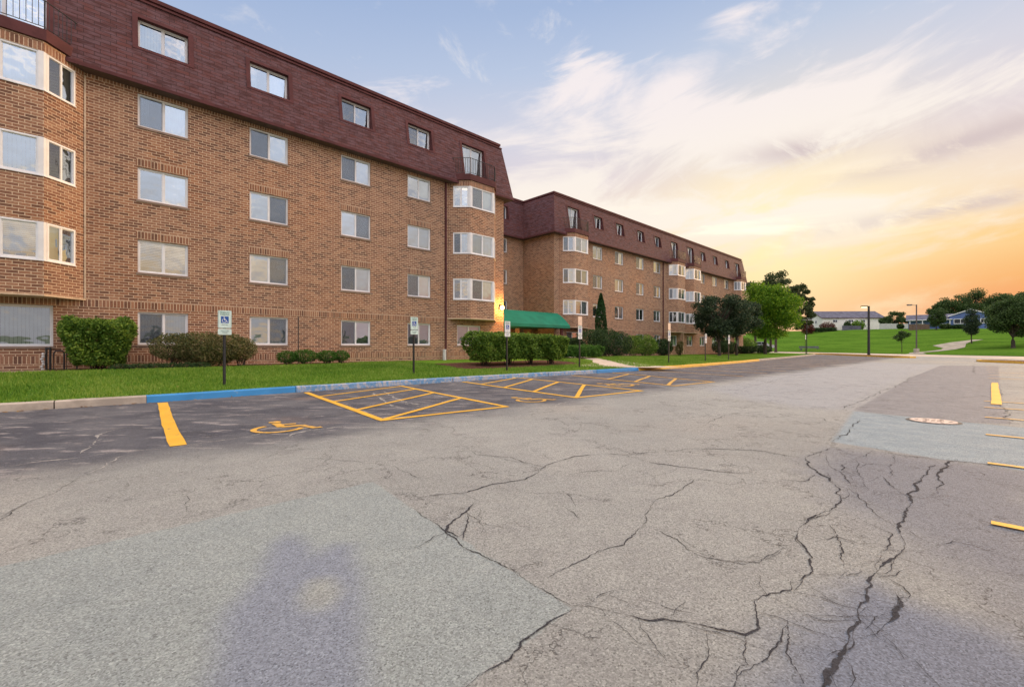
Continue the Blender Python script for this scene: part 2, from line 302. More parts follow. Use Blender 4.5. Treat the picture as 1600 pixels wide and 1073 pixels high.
# ------------------------------------------------------------ mesh tools
class MB:
    def __init__(s): s.v=[]; s.f=[]; s.m=[]; s.uv=[]
    def quad(s,pts,mi=0,rot=False,uv=None):
        k=len(s.v); s.v+=[tuple(p) for p in pts]; s.f.append(tuple(range(k,k+len(pts)))); s.m.append(mi)
        if uv is None:
            P=[Vector(p) for p in pts]; n=Vector((0,0,0))
            for i in range(len(P)):
                a=P[i]; b=P[(i+1)%len(P)]; n+=a.cross(b)
            n=n.normalized() if n.length>1e-9 else Vector((0,0,1))
            if abs(n.z)>.85: U=Vector((1,0,0)); V=Vector((0,1,0))
            else: U=Vector((-n.y,n.x,0)).normalized(); V=n.cross(U); V=V if V.z>0 else -V
            uv=[(p.dot(U),p.dot(V)) for p in P]
            if rot: z0=min(p[2] for p in pts); uv=[(b-z0-.004,a) for a,b in uv]; s.m[-1]=2
        s.uv+=uv
    def box(s,x0,x1,y0,y1,z0,z1,mi=0,rot=False,skip=''):
        a=(x0,y0,z0);b=(x1,y0,z0);c=(x1,y1,z0);d=(x0,y1,z0);e=(x0,y0,z1);f=(x1,y0,z1);g=(x1,y1,z1);h=(x0,y1,z1)
        for k,q in (('b',(d,c,b,a)),('t',(e,f,g,h)),('f',(a,b,f,e)),('r',(b,c,g,f)),('k',(c,d,h,g)),('l',(d,a,e,h))):
            if k not in skip: s.quad(q,mi,rot)
    def prism(s,poly,z0,z1,mi=0,caps=True,rot=False):
        n=len(poly)
        for i in range(n):
            a=poly[i]; b=poly[(i+1)%n]; s.quad([(a[0],a[1],z0),(b[0],b[1],z0),(b[0],b[1],z1),(a[0],a[1],z1)],mi,rot)
        if caps: s.quad([(p[0],p[1],z1) for p in poly],mi); s.quad([(p[0],p[1],z0) for p in reversed(poly)],mi)
    def tube(s,pts,rad,n=8,mi=0,cap=True):
        pts=[Vector(p) for p in pts]; rad=[rad]*len(pts) if isinstance(rad,(int,float)) else rad; rings=[]
        for i,p in enumerate(pts):
            d=(pts[min(i+1,len(pts)-1)]-pts[max(i-1,0)]).normalized(); u=d.cross(Vector((0,0,1)))
            if u.length<.05: u=d.cross(Vector((1,0,0)))
            u.normalize(); w=d.cross(u); k=len(s.v); rings.append(k)
            s.v+=[tuple(p+(u*math.cos(q)+w*math.sin(q))*rad[i]) for q in [2*math.pi*j/n for j in range(n)]]
        for a,b in zip(rings,rings[1:]):
            for j in range(n):
                s.f.append((a+j,a+(j+1)%n,b+(j+1)%n,b+j)); s.m.append(mi); s.uv+=[(0,0)]*4
        if cap:
            for r,rev in ((rings[0],1),(rings[-1],0)):
                f=[r+j for j in range(n)]; s.f.append(tuple(f[::-1] if rev else f)); s.m.append(mi); s.uv+=[(0,0)]*n
    def sphere(s,c,r,sz=1,n=12,mi=0):
        k=len(s.v); m=n//2
        for i in range(m+1):
            a=math.pi*i/m
            for j in range(n):
                b=2*math.pi*j/n; s.v.append((c[0]+r*math.sin(a)*math.cos(b),c[1]+r*math.sin(a)*math.sin(b),c[2]+r*sz*math.cos(a)))
        for i in range(m):
            for j in range(n):
                s.f.append((k+i*n+j,k+(i+1)*n+j,k+(i+1)*n+(j+1)%n,k+i*n+(j+1)%n)); s.m.append(mi); s.uv+=[(0,0)]*4
    def mesh(s,name,mats,smooth=False):
        me=bpy.data.meshes.new(name); me.from_pydata(s.v,[],s.f)
        for m_ in (mats if isinstance(mats,(list,tuple)) else [mats]): me.materials.append(M[m_])
        me.polygons.foreach_set('material_index',s.m); u=me.uv_layers.new(name='UVMap'); u.data.foreach_set('uv',np.array(s.uv,dtype=np.float32).ravel())
        if smooth: me.polygons.foreach_set('use_smooth',[True]*len(s.f))
        me.update(); return me
    def build(s,name,mats,parent=None,smooth=False,loc=None,rz=0): return link(name,s.mesh(name,mats,smooth),parent,loc,rz)
def link(name,me,parent=None,loc=None,rz=0):
    o=bpy.data.objects.new(name,me); COL.objects.link(o)
    if parent is not None: o.parent=parent
    if loc is not None: o.location=loc
    if rz: o.rotation_euler=(0,0,rz)
    return o
def tag(o,label=None,cat=None,group=None,kind=None):
    for k,v in (('label',label),('category',cat),('group',group),('kind',kind)):
        if v: o[k]=v
    return o
def empty(name,loc=(0,0,0),rz=0):
    o=bpy.data.objects.new(name,None); COL.objects.link(o); o.location=loc; o.rotation_euler=(0,0,rz); o.empty_display_size=.3; return o
def fastmesh(name,V,F,mat,rnd=None):
    me=bpy.data.meshes.new(name); k=F.shape[1]; me.vertices.add(len(V)); me.vertices.foreach_set('co',V.astype(np.float32).ravel())
    me.loops.add(F.size); me.loops.foreach_set('vertex_index',F.astype(np.int32).ravel()); me.polygons.add(len(F)); me.polygons.foreach_set('loop_start',np.arange(0,F.size,k,dtype=np.int32)); 
    me.update(calc_edges=True); me.materials.append(M[mat])
    if rnd is not None:
        a=me.attributes.new('rnd','FLOAT','FACE'); a.data.foreach_set('value',rnd.astype(np.float32))
    me.validate(); return me
def leafmesh(name,P,size,mat,asp=.55,flat=0.):
    n=len(P); u=rng.normal(size=(n,3)); u/=np.linalg.norm(u,axis=1)[:,None]; w=rng.normal(size=(n,3)); w[:,2]*=(1-flat); w-=u*(u*w).sum(1)[:,None]; w/=np.linalg.norm(w,axis=1)[:,None]
    s=(size*(.6+.8*rng.random(n)))[:,None]; u=u*s*.5; w=w*s*.5*asp
    V=np.stack([P-u,P+w,P+u,P-w],1).reshape(-1,3); F=np.arange(4*n).reshape(n,4); return fastmesh(name,V,F,mat,rng.random(n))
def blobpts(bl,n,shell=.5):
    bl=np.array(bl,float); wt=bl[:,3]*bl[:,4]+bl[:,3]*bl[:,5]+bl[:,4]*bl[:,5]; idx=rng.choice(len(bl),n,p=wt/wt.sum()); d=rng.normal(size=(n,3)); d/=np.linalg.norm(d,axis=1)[:,None]
    r=1-shell*rng.random(n)**1.6; r*=(1+.10*np.sin(d[:,0]*7+d[:,2]*5+idx)*np.cos(d[:,1]*6+idx)); return bl[idx,:3]+d*r[:,None]*bl[idx,3:]
# ------------------------------------------------------------ kerb line and lawn
KP=[(-40,12.4),(-4,12.55),(1,12.2),(4,12.35),(9.6,12.3),(13,12.15),(16.4,11.8),(19.7,11.6),(24.5,11.45),(34.7,12.0),(45,13.0),(53,13.6),(63,14.6),(73.6,15.8),(76,16.9),(77.5,18.6)]
KT=np.array([p[0] for p in KP]); KD=np.array([p[1] for p in KP])
def kd(t): return np.interp(t,KT,KD)
def lz(t,D):
    am=.28-.20*sstep(np.asarray(t,float),24,46); return .15+am*sstep(np.asarray(D,float)-kd(t),0.,6.)
CRACKS=[(0.016,[(-0.755,3.522),(-0.662,3.637),(-0.393,3.666),(-0.167,3.903),(0.109,4.058),(0.249,4.235),(0.339,4.516),(0.618,4.807),(0.849,4.956),(1.076,5.022),(1.263,4.912),(1.403,4.676),(1.596,4.516),(1.808,4.384),(2.061,4.275),(2.313,4.235)]),
(0.018,[(1.242,4.934),(1.493,5.068),(1.804,5.103),(2.112,5.258),(2.523,5.234),(2.870,5.103),(3.116,4.849)]),
(0.045,[(-0.294,3.425),(-0.324,3.265),(-0.384,3.116),(-0.419,3.011),(-0.414,2.913),(-0.340,2.821)]),
(0.014,[(-0.320,3.228),(-0.310,2.971),(-0.304,2.769)]),
(0.012,[(-0.702,3.275),(-0.437,2.913),(-0.258,2.670),(-0.093,2.478),(0.062,2.312),(0.229,2.136),(0.277,2.067)]),
(0.014,[(0.278,2.076),(0.385,2.051),(0.485,2.011)]),
(0.024,[(0.485,2.011),(0.579,1.967),(0.677,1.975),(0.780,1.941)]),
(0.014,[(0.780,1.941),(0.896,1.900),(0.971,1.868),(1.037,1.916),(1.068,1.993),(1.156,2.105),(1.283,2.177),(1.373,2.209),(1.422,2.288)]),
(0.012,[(0.971,1.868),(0.918,1.758),(0.899,1.679),(0.827,1.642),(0.782,1.579)]),
(0.006,[(0.187,2.324),(0.312,2.424),(0.506,2.623),(0.670,2.719),(0.760,2.839),(0.915,3.052),(0.982,3.275),(1.118,3.478),(1.329,3.648),(1.646,4.043)]),
(0.006,[(0.942,2.932),(1.038,2.769),(1.038,2.654),(1.107,2.520),(1.261,2.478),(1.417,2.520),(1.574,2.623)]),
(0.005,[(0.821,1.892),(0.772,1.758),(0.686,1.642),(0.651,1.579)]),
(0.012,[(0.273,2.038),(0.143,1.908),(0.038,1.786),(-0.054,1.692),(-0.130,1.619),(-0.169,1.579),(-0.228,1.520)]),
(0.008,[(-0.504,5.221),(-0.183,4.880),(0.074,4.628),(0.288,4.489)]),
(0.005,[(0.483,2.146),(0.595,2.057)]),
(0.005,[(0.625,2.121),(0.819,2.011)]),
(0.005,[(0.417,3.709),(0.473,3.533),(0.475,3.348)]),
(0.006,[(0.379,3.374),(0.481,3.094)]),
(0.006,[(0.539,4.195),(0.832,4.316),(0.971,4.316),(1.239,4.628)]),
(0.006,[(1.371,4.195),(1.497,4.235),(1.626,4.401)]),
(0.005,[(-0.230,3.299),(-0.199,3.094),(-0.245,3.052)]),
(0.016,[(2.254,5.260),(2.629,5.226),(2.911,5.041),(3.136,4.810)]),
(0.022,[(3.786,5.283),(3.452,5.062),(3.160,4.810),(2.993,4.539),(2.891,4.149),(2.733,3.761),(2.552,3.465)]),
(0.022,[(2.730,3.620),(2.552,3.465),(2.372,3.322),(2.160,3.190),(1.956,3.011)]),
(0.014,[(1.956,3.011),(1.820,2.868),(1.742,2.692),(1.688,2.550),(1.588,2.398),(1.467,2.285)]),
(0.016,[(2.324,3.255),(2.163,3.149),(2.011,3.061)]),
(0.01,[(1.828,2.868),(1.764,2.786),(1.736,2.692)]),
(0.012,[(2.830,3.791),(2.730,3.620)]),
(0.035,[(4.290,4.539),(4.011,4.335),(3.572,3.946),(3.333,3.732),(3.090,3.490),(2.793,3.190),(2.583,2.993),(2.483,2.868)]),
(0.022,[(2.391,2.723),(2.231,2.577),(2.100,2.498),(1.947,2.387)]),
(0.012,[(2.483,2.868),(2.391,2.723)]),
(0.012,[(2.084,2.524),(2.005,2.472),(1.947,2.387)]),
(0.05,[(1.947,2.387),(1.831,2.285),(1.711,2.162),(1.569,2.035)]),
(0.03,[(1.569,2.035),(1.473,1.921),(1.368,1.820)]),
(0.05,[(1.368,1.820),(1.274,1.741),(1.188,1.669),(1.084,1.579),(1.043,1.541)]),
(0.03,[(4.738,4.762),(4.444,4.582),(4.018,4.185),(3.688,3.851),(3.466,3.648)]),
(0.01,[(1.901,2.329),(1.985,2.347),(2.111,2.410)]),
(0.03,[(1.867,2.182),(1.805,2.088),(1.712,2.001),(1.619,1.937)]),
(0.01,[(1.619,1.937),(1.483,1.862),(1.420,1.841)]),
(0.01,[(2.545,2.692),(2.710,2.738),(2.759,2.692),(2.814,2.619),(2.844,2.498)]),
(0.006,[(2.761,2.818),(2.857,2.723),(2.869,2.634)]),
(0.01,[(2.849,3.791),(2.724,3.465),(2.601,3.149),(2.545,2.974)]),
(0.008,[(2.413,3.069),(2.426,2.868),(2.289,2.723),(2.072,2.524)]),
(0.01,[(1.201,1.953),(1.103,1.780),(1.062,1.693),(1.038,1.592)]),
(0.007,[(1.491,2.052),(1.502,1.960)]),
(0.008,[(1.531,1.877),(1.537,1.807),(1.503,1.717)]),
(0.012,[(3.167,3.978),(3.398,4.114),(3.291,3.914),(3.212,3.732)]),
(0.007,[(3.212,3.732),(3.120,3.465)]),
(0.008,[(1.865,4.351),(2.161,4.296),(2.376,4.114),(2.594,3.978),(2.833,4.185)]),
(0.01,[(3.467,4.958),(3.185,4.414),(3.124,4.185),(2.913,3.851)]),
(0.008,[(2.989,4.259),(2.792,3.791)]),
(0.007,[(1.093,2.550),(1.194,2.498),(1.373,2.485),(1.552,2.619),(1.611,2.663)]),
(0.007,[(1.256,2.035),(1.239,1.960),(1.264,1.953)]),
(0.007,[(1.196,1.937),(1.095,1.848),(0.942,1.705),(0.842,1.658),(0.786,1.579)]),
(0.006,[(2.964,4.762),(2.915,4.539),(2.935,4.335)]),
(0.006,[(2.833,4.185),(2.634,3.978)]),
(0.02,[(6.290,8.539),(7.916,10.075),(9.735,11.852),(12.937,14.785),(15.810,17.708)]),
(0.015,[(15.810,17.708),(21.986,23.014)]),
(0.03,[(6.377,8.353),(6.530,7.864),(6.600,7.430)]),
(0.03,[(6.969,7.096),(7.360,6.985),(7.626,6.861)]),
(0.02,[(7.626,6.861),(10.209,9.372),(14.817,13.659)]),
(0.018,[(5.692,7.328),(4.837,6.449),(3.985,5.579)]),
(0.012,[(4.729,8.276),(4.983,7.751),(5.174,7.430),(4.926,6.608)]),
(0.014,[(4.257,5.357),(4.270,5.007),(4.440,4.828),(4.573,4.742),(4.826,4.581),(4.824,4.221)]),
(0.015,[(5.439,12.691),(6.005,12.119),(8.094,14.390),(10.909,17.708),(15.567,22.069),(21.818,27.769)]),
(0.05,[(17.561,23.415),(19.924,25.649)]),
(0.03,[(27.089,28.354),(28.636,27.769),(20.263,19.649)]),
(0.012,[(2.416,5.638),(2.616,5.859),(2.633,5.411),(2.720,5.252)]),
(0.012,[(4.742,7.534),(4.715,7.040),(5.096,7.134)]),
(0.012,[(2.903,6.774),(3.792,7.864),(4.773,8.353)]),
(0.018,[(-3.619,3.205),(-3.634,3.243),(-3.706,3.416)]),
(0.008,[(-3.706,3.416),(-3.742,3.552),(-3.783,3.750),(-3.894,4.001),(-3.995,4.221)]),
(0.008,[(-2.360,3.243),(-2.478,3.416),(-2.622,3.648),(-2.683,3.803)]),
(0.006,[(-2.879,3.505),(-2.748,3.599),(-2.615,3.638)]),
(0.018,[(-3.474,2.984),(-3.536,3.094),(-3.649,3.275),(-3.700,3.408)]),
(0.008,[(-2.299,4.808),(-1.692,4.690),(-1.352,4.541),(-1.134,4.435),(-0.863,4.116),(-0.731,4.058)]),
(0.01,[(-0.528,5.250),(-0.375,4.976),(-0.019,4.808),(0.266,4.505)]),
(0.008,[(0.638,6.895),(0.738,6.503),(0.909,6.359)]),
(0.01,[(3.460,4.762),(3.614,4.716),(3.898,4.958),(4.167,5.170)]),
(0.01,[(3.614,4.716),(3.427,4.414),(3.173,4.114),(2.971,3.732)]),
(0.01,[(3.427,4.414),(3.693,4.582),(3.781,4.496),(3.997,4.670),(4.080,4.582)]),
(0.01,[(3.781,4.496),(3.540,4.185),(3.430,4.079)]),
(0.01,[(3.997,4.670),(4.218,4.958),(4.181,5.062)]),
(0.01,[(3.486,4.670),(3.193,4.335),(3.173,4.114)]),
(0.008,[(2.141,3.030),(2.048,2.818),(1.919,2.605),(1.796,2.422)]),
(0.008,[(2.144,3.190),(2.169,3.069),(2.288,3.149)]),
(0.007,[(1.864,2.754),(2.048,2.818),(2.114,2.723),(2.222,2.723)])]
SEAMS=[(0.03,[(-5.063,4.430),(-4.910,4.660),(-4.655,4.828),(-4.465,5.103),(-4.056,5.252)]),
(0.035,[(-4.056,5.252),(-3.928,5.466),(-3.663,5.697),(-3.462,6.154),(-3.158,6.373),(-2.940,6.861)]),
(0.03,[(-5.347,5.758),(-5.679,6.298),(-5.723,6.608)]),
(0.02,[(-2.977,5.466),(-2.916,5.884),(-2.908,6.449)]),
(0.02,[(-3.995,4.221),(-4.161,4.660),(-4.332,5.055),(-4.220,5.252)]),
(0.03,[(-2.995,5.666),(-2.994,6.153),(-2.886,6.430),(-2.649,6.578),(-2.400,6.813),(-2.093,6.980)]),
(0.05,[(-3.627,11.686),(-2.597,9.385),(-2.006,8.544)]),
(0.05,[(-3.577,12.184),(-2.240,9.542),(-1.638,9.087)]),
(0.03,[(-2.259,11.227),(-1.352,10.410),(-1.057,9.703)]),
(0.04,[(0.791,8.544),(0.987,9.385),(1.411,9.871)]),
(0.03,[(-4.829,5.007),(-5.152,5.522),(-5.359,5.884)]),
(0.025,[(-4.983,7.751),(-4.775,7.864)]),
(0.02,[(-3.602,9.542),(-2.433,7.841),(-2.213,7.433)]),
(0.02,[(-2.523,9.703),(-1.698,8.807),(-1.308,10.410)])]
POLY={'A':[(-3.149,2.079),(-2.791,2.442),(-1.234,3.981),(-0.765,3.347),(0.273,2.054),(-0.169,1.579),(-0.474,1.185),(-1.200,0.700),(-6.000,1.200)],
'B':[(6.345,8.317),(6.857,7.500),(7.559,6.614),(7.941,6.176),(5.217,4.058),(4.948,4.330),(4.833,4.590),(4.576,4.746),(4.246,5.316),(4.027,5.638),(4.690,6.412)],
'C':[(6.408,8.400),(15.625,17.500),(26.800,28.000),(29.419,27.097),(15.498,14.237),(10.315,9.438),(7.716,6.942),(6.986,7.119)],
'L':[(5.455,12.727),(10.213,17.872),(26.880,33.600),(27.724,28.966),(15.625,17.500),(6.408,8.400),(5.625,8.750),(5.333,10.370)],
'R':[(3.774,5.283),(4.576,4.746),(5.065,4.221),(2.484,1.830),(2.353,1.830),(2.407,2.478),(2.554,3.373),(2.845,4.330)],
'Q':[(1.572,2.246),(1.813,2.308),(1.865,2.105),(2.092,1.830),(2.073,1.451),(1.457,1.275),(0.546,1.275),(0.880,1.579)],
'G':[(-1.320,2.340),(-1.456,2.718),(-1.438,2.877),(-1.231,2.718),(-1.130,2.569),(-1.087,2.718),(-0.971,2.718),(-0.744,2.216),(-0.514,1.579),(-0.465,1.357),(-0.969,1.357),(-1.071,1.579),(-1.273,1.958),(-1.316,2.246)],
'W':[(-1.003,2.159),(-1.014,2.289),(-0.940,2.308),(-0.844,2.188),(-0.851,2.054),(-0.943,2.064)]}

def sdf_poly(px,py,poly):
    P=np.array(poly); n=len(P); d=np.full(px.shape,1e9); ins=np.zeros(px.shape,bool)
    for i in range(n):
        a=P[i]; b=P[(i+1)%n]; e=b-a; wx=px-a[0]; wy=py-a[1]; t=np.clip((wx*e[0]+wy*e[1])/(e@e),0,1); d=np.minimum(d,(wx-e[0]*t)**2+(wy-e[1]*t)**2)
        c=(a[1]>py)!=(b[1]>py); xi=(b[0]-a[0])*(py-a[1])/(b[1]-a[1]+1e-12)+a[0]; ins^=c&(px<xi)
    return np.where(ins,1,-1)*np.sqrt(d)
def ground():
    xs=np.concatenate([np.linspace(-60,-16,23)[:-1],np.arange(-16,14,.07),np.arange(14,40,.25),np.linspace(40,60,41)])
    ys=np.concatenate([np.linspace(-30,.3,16)[:-1],np.arange(.3,10,.05),np.arange(10,16,.1),np.arange(16,40,.3),np.linspace(40,135,96)])
    X,Y=np.meshgrid(xs,ys); V=np.stack([X,Y,np.zeros_like(X)],-1).reshape(-1,3); nx=len(xs); ny=len(ys)
    i=(np.arange(ny-1)[:,None]*nx+np.arange(nx-1)[None,:]).ravel(); F=np.stack([i,i+1,i+nx+1,i+nx],1)
    me=fastmesh('parking_lot',V,F,'asphalt'); px,py=V[:,0],V[:,1]
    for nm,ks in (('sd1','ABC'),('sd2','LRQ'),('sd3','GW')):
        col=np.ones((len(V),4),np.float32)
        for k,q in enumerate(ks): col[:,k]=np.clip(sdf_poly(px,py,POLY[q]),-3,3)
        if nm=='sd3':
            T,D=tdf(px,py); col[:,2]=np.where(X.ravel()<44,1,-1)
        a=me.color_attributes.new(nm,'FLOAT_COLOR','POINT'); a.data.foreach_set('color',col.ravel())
    tag(link('parking_lot',me),kind='structure')
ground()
def ribbon(mb,pts,w,z,jit=.35,step=None):
    P=[]; r=random; near=min(math.hypot(*p) for p in pts); step=step or min(.12,max(.018,near*.008)); am=.07; lac=1.
    for (a,b) in zip(pts,pts[1:]):
        L=math.hypot(b[0]-a[0],b[1]-a[1]); n=max(1,int(L/step))
        for k in range(n): f=k/n; P.append([a[0]+(b[0]-a[0])*f,a[1]+(b[1]-a[1])*f])
    P.append(list(pts[-1])); n=len(P); ph=[r.uniform(0,6.28) for _ in range(6)]; s=0; o1=0; wn=0
    base=[p[:] for p in P]
    for i in range(n):
        a=base[max(0,i-1)]; b=base[min(n-1,i+1)]; dx,dy=b[0]-a[0],b[1]-a[1]; l=math.hypot(dx,dy) or 1
        o1=o1*.75+r.uniform(-1,1)*step*.42; o=o1+.007*math.sin(s*9+ph[0])+.004*math.sin(s*23+ph[1]); e=min(1,i/5,(n-1-i)/5)
        P[i][0]+=-dy/l*o*e; P[i][1]+=dx/l*o*e; s+=step
    prev=None; s=0
    for i in range(n):
        a=P[max(0,i-1)]; b=P[min(n-1,i+1)]; dx,dy=b[0]-a[0],b[1]-a[1]; l=math.hypot(dx,dy) or 1; e=min(1,(min(i,n-1-i)+.3)/6); wn=wn*.6+r.uniform(-.32,.32)
        k=1+jit*(math.sin(s*5+ph[2])*.6+math.sin(s*13+ph[3])*.5+wn*.9); ww=max(w*.5*e*max(k,.12),.0010); wl=ww*(1+r.uniform(-.5,.5)); wr=ww*(1+r.uniform(-.5,.5)); nx,ny=-dy/l,dx/l; s+=step
        cur=((P[i][0]+nx*wl,P[i][1]+ny*wl,z),(P[i][0]-nx*wr,P[i][1]-ny*wr,z))
        if prev: mb.quad([prev[0],prev[1],cur[1],cur[0]],uv=[(0,0)]*4)
        prev=cur
mb=MB()
for i,(w,p) in enumerate(CRACKS): ribbon(mb,p,min(max(w*.52,.0045),.0155),.0035+.00002*i,.75)
for i,(w,p) in enumerate(CRACKS):                     # hairline strands running beside the wide cracks
    if w>=.014:
        for k in range(2 if w<.02 else 4):
            a=random.randrange(len(p)-1); f=random.random(); x=p[a][0]+(p[a+1][0]-p[a][0])*f; y=p[a][1]+(p[a+1][1]-p[a][1])*f; an=math.atan2(p[a+1][1]-p[a][1],p[a+1][0]-p[a][0])+random.choice((-1,1))*random.uniform(.3,1.1); q=[(x,y)]
            for j in range(random.randint(3,6)): an+=random.uniform(-.5,.5); q.append((q[-1][0]+math.cos(an)*.07,q[-1][1]+math.sin(an)*.07))
            ribbon(mb,q,.004,.0062,.7)
tag(mb.build('pavement_crack','crack'),kind='structure')
mb=MB()
for i,(w,p) in enumerate(SEAMS): ribbon(mb,p,w*.8,.0030+.00002*i,.9)
tag(mb.build('pavement_seam','seam'),kind='structure')
# lawn
def lawn():
    ts=np.concatenate([np.arange(-30,45,.4),np.arange(45,77.6,.8)]); fr=np.concatenate([np.linspace(0,1,18),[1.3,2,3.5,6]])
    T=[];Dv=[]
    for t in ts:
        k=kd(t)+.17
        if t>=71: f=fr*min(1,1)
        for f in fr: T.append(t); Dv.append(k+f*(22-k) if t<72 else k+f*(22-k))
    T=np.array(T);Dv=np.array(Dv); x=T*S_-Dv*C_; y=T*C_+Dv*S_; V=np.stack([x,y,lz(T,Dv)-.004],1); nx=len(fr)
    i=(np.arange(len(ts)-1)[:,None]*nx+np.arange(nx-1)[None,:]).ravel(); F=np.stack([i,i+nx,i+nx+1,i+1],1)
    me=fastmesh('lawn',V,F,'grass'); me.polygons.foreach_set('use_smooth',[True]*len(F)); tag(link('lawn',me),kind='structure')
lawn()
def kerb(name,t0,t1,mat,h=.15,w=.17,pts=None,shift=0):
    mb=MB()
    if pts is None:
        ts=[t0]+[t for t in np.arange(math.floor(t0)+1,t1,1.0) if t>t0+.05]+[t1]; pts=[(t,float(kd(t))) for t in ts]
    P=[xy(*p) for p in pts]; sec=[(0,-.02),(0.012,h-.02),(.035,h),(w,h+.004),(w,-.02)]; rows=[]
    for i,p in enumerate(P):
        a=P[max(0,i-1)]; b=P[min(len(P)-1,i+1)]; d=Vector((b[0]-a[0],b[1]-a[1],0)).normalized(); n=Vector((-d.y,d.x,0))
        j=random.uniform(-.012,.012); rows.append([(p[0]+n.x*(o+j),p[1]+n.y*(o+j),z+ (j*.4 if z>0 else 0)) for o,z in sec])
    for a,b in zip(rows,rows[1:]):
        for k in range(len(sec)-1): mb.quad([a[k],b[k],b[k+1],a[k+1]])
    for r_ in (rows[0],rows[-1]): mb.quad(r_)
    return mb.build(name,mat)
seg=[(-30,-20,'concrete'),(-20,-10,'concrete'),(-10,-4.01,'concrete'),(-4,-.42,'concrete'),(-.40,.96,'concrete'),(.97,4.0,'blue'),(4.02,9.0,'blue2'),(9.02,13.6,'blue2'),(13.62,16.5,'blue2'),(16.52,19.7,'blue'),(19.71,24.0,'yellowk'),(24.02,29,'yellowk'),(29.02,34,'yellowk'),(34.02,40,'yellowk'),(40.02,50,'concrete'),(50.02,60,'concrete'),(60.02,70,'concrete'),(70.02,77.4,'concrete')]
for a,b,m_ in seg: tag(kerb('kerb',a,b,m_),kind='structure')
# grass blades on the near lawn (uncountable)
n=150000; t=rng.random(n)**1.25*52-7; f=rng.random(n); D=kd(t)+.14+f*(7.6); keep=(D<21)&~((t>11.3)&(t<19)&(D>14.4))&~((t<9.2)&(D>19.2)); t=t[keep];D=D[keep]
keep=~((t>19.0)&(t<26.5)&(abs(D-(13.8+(t-20.5)*1.35))<1.3)); t=t[keep];D=D[keep]; n=len(t)
bx=t*S_-D*C_; by=t*C_+D*S_; bz=lz(t,D)-.01; an=rng.random(n)*6.28; hh=.05+.05*rng.random(n); dist=np.hypot(bx,by); ww=.006+.0006*dist
ln=rng.normal(size=(n,2))*.022
V=np.stack([np.stack([bx-np.cos(an)*ww,by-np.sin(an)*ww,bz],1),np.stack([bx+np.cos(an)*ww,by+np.sin(an)*ww,bz],1),np.stack([bx+ln[:,0],by+ln[:,1],bz+hh],1)],1).reshape(-1,3)
tag(link('grass',fastmesh('grass',V,np.arange(3*n).reshape(n,3),'blade',np.clip(rng.random(n)*.7+.3*(np.sin(bx*1.3+by*.7)*np.cos(by*.9-bx*.4)*.5+.5),0,1))),'short mown green grass of the front lawn between kerb and brick wall','grass',kind='stuff')
n=420; t=rng.random(n)*44-6; D=np.where(rng.random(n)<.75,kd(t)-.02-.22*rng.random(n)**2,kd(t)+.3+5*rng.random(n)); zz=np.where(D<kd(t),.012,lz(t,D)+.03); P=np.stack([t*S_-D*C_,t*C_+D*S_,zz],1)
M['litter']=foliage('leaf_litter',(.10,.05,.02),(.22,.12,.04),(.35,.22,.07),.2,2)
u=rng.normal(size=(n,3)); u[:,2]*=.15; u/=np.linalg.norm(u,axis=1)[:,None]; w=np.cross(u,[0,0,1.]); w[:,2]+=.3*rng.random(n); sz=(.022+.02*rng.random(n))[:,None]
tag(link('leaf_litter',fastmesh('leaf_litter',np.stack([P-u*sz,P+w*sz*.6,P+u*sz,P-w*sz*.6],1).reshape(-1,3),np.arange(4*n).reshape(n,4),'litter',rng.random(n))),'small brown fallen leaves scattered along the kerb gutter and lawn edge','leaves',kind='stuff')
# beds and walk
def sheet(name,poly_td,mat,dz=.006,kind='structure',sub=8):
    P=[]
    for (a,b) in zip(poly_td,poly_td[1:]+poly_td[:1]):
        for k in range(sub): f=k/sub; P.append((a[0]+(b[0]-a[0])*f+random.uniform(-.03,.03),a[1]+(b[1]-a[1])*f+random.uniform(-.05,.05)))
    import bmesh
    bm=bmesh.new(); vs=[bm.verts.new((*xy(*p),0)) for p in P]; bm.faces.new(vs); bmesh.ops.triangulate(bm,faces=bm.faces[:])
    bmesh.ops.subdivide_edges(bm,edges=[e for e in bm.edges if e.calc_length()>.9],cuts=6,use_grid_fill=True)
    bmesh.ops.triangulate(bm,faces=bm.faces[:])
    for v in bm.verts:
        T,D=tdf(v.co.x,v.co.y); v.co.z=float(lz(T,D))+dz
    me=bpy.data.meshes.new(name); bm.to_mesh(me); bm.free(); me.materials.append(M[mat]); return tag(link(name,me),kind=kind)
sheet('mulch_bed',[(-.8,19.4),(2,19.5),(5,19.3),(8.9,19.5),(9.2,21.28),(-.9,21.28)],'mulch',.008)
sheet('garden_soil',[(-9,18.6),(-1.2,18.9),(-.3,19.3),(-.7,20.9),(-1,21.28),(-9,21.28)],'dirt',.006)
sheet('mulch_bed',[(11.2,14.9),(14,14.3),(18.6,14.3),(19.3,15.5),(18.5,17),(11.5,17.2)],'mulch',.008)
sheet('mulch_bed',[(20.5,17.3),(25.8,16.8),(27,18.9),(33,18.9),(36,20.6),(46,21.2),(46,24.5),(28.6,24.5),(25.5,20),(21,19.2)],'mulch',.007)
sheet('mulch_bed',[(54,21.3),(71,21.3),(71,24.5),(54,24.5)],'mulch',.007)
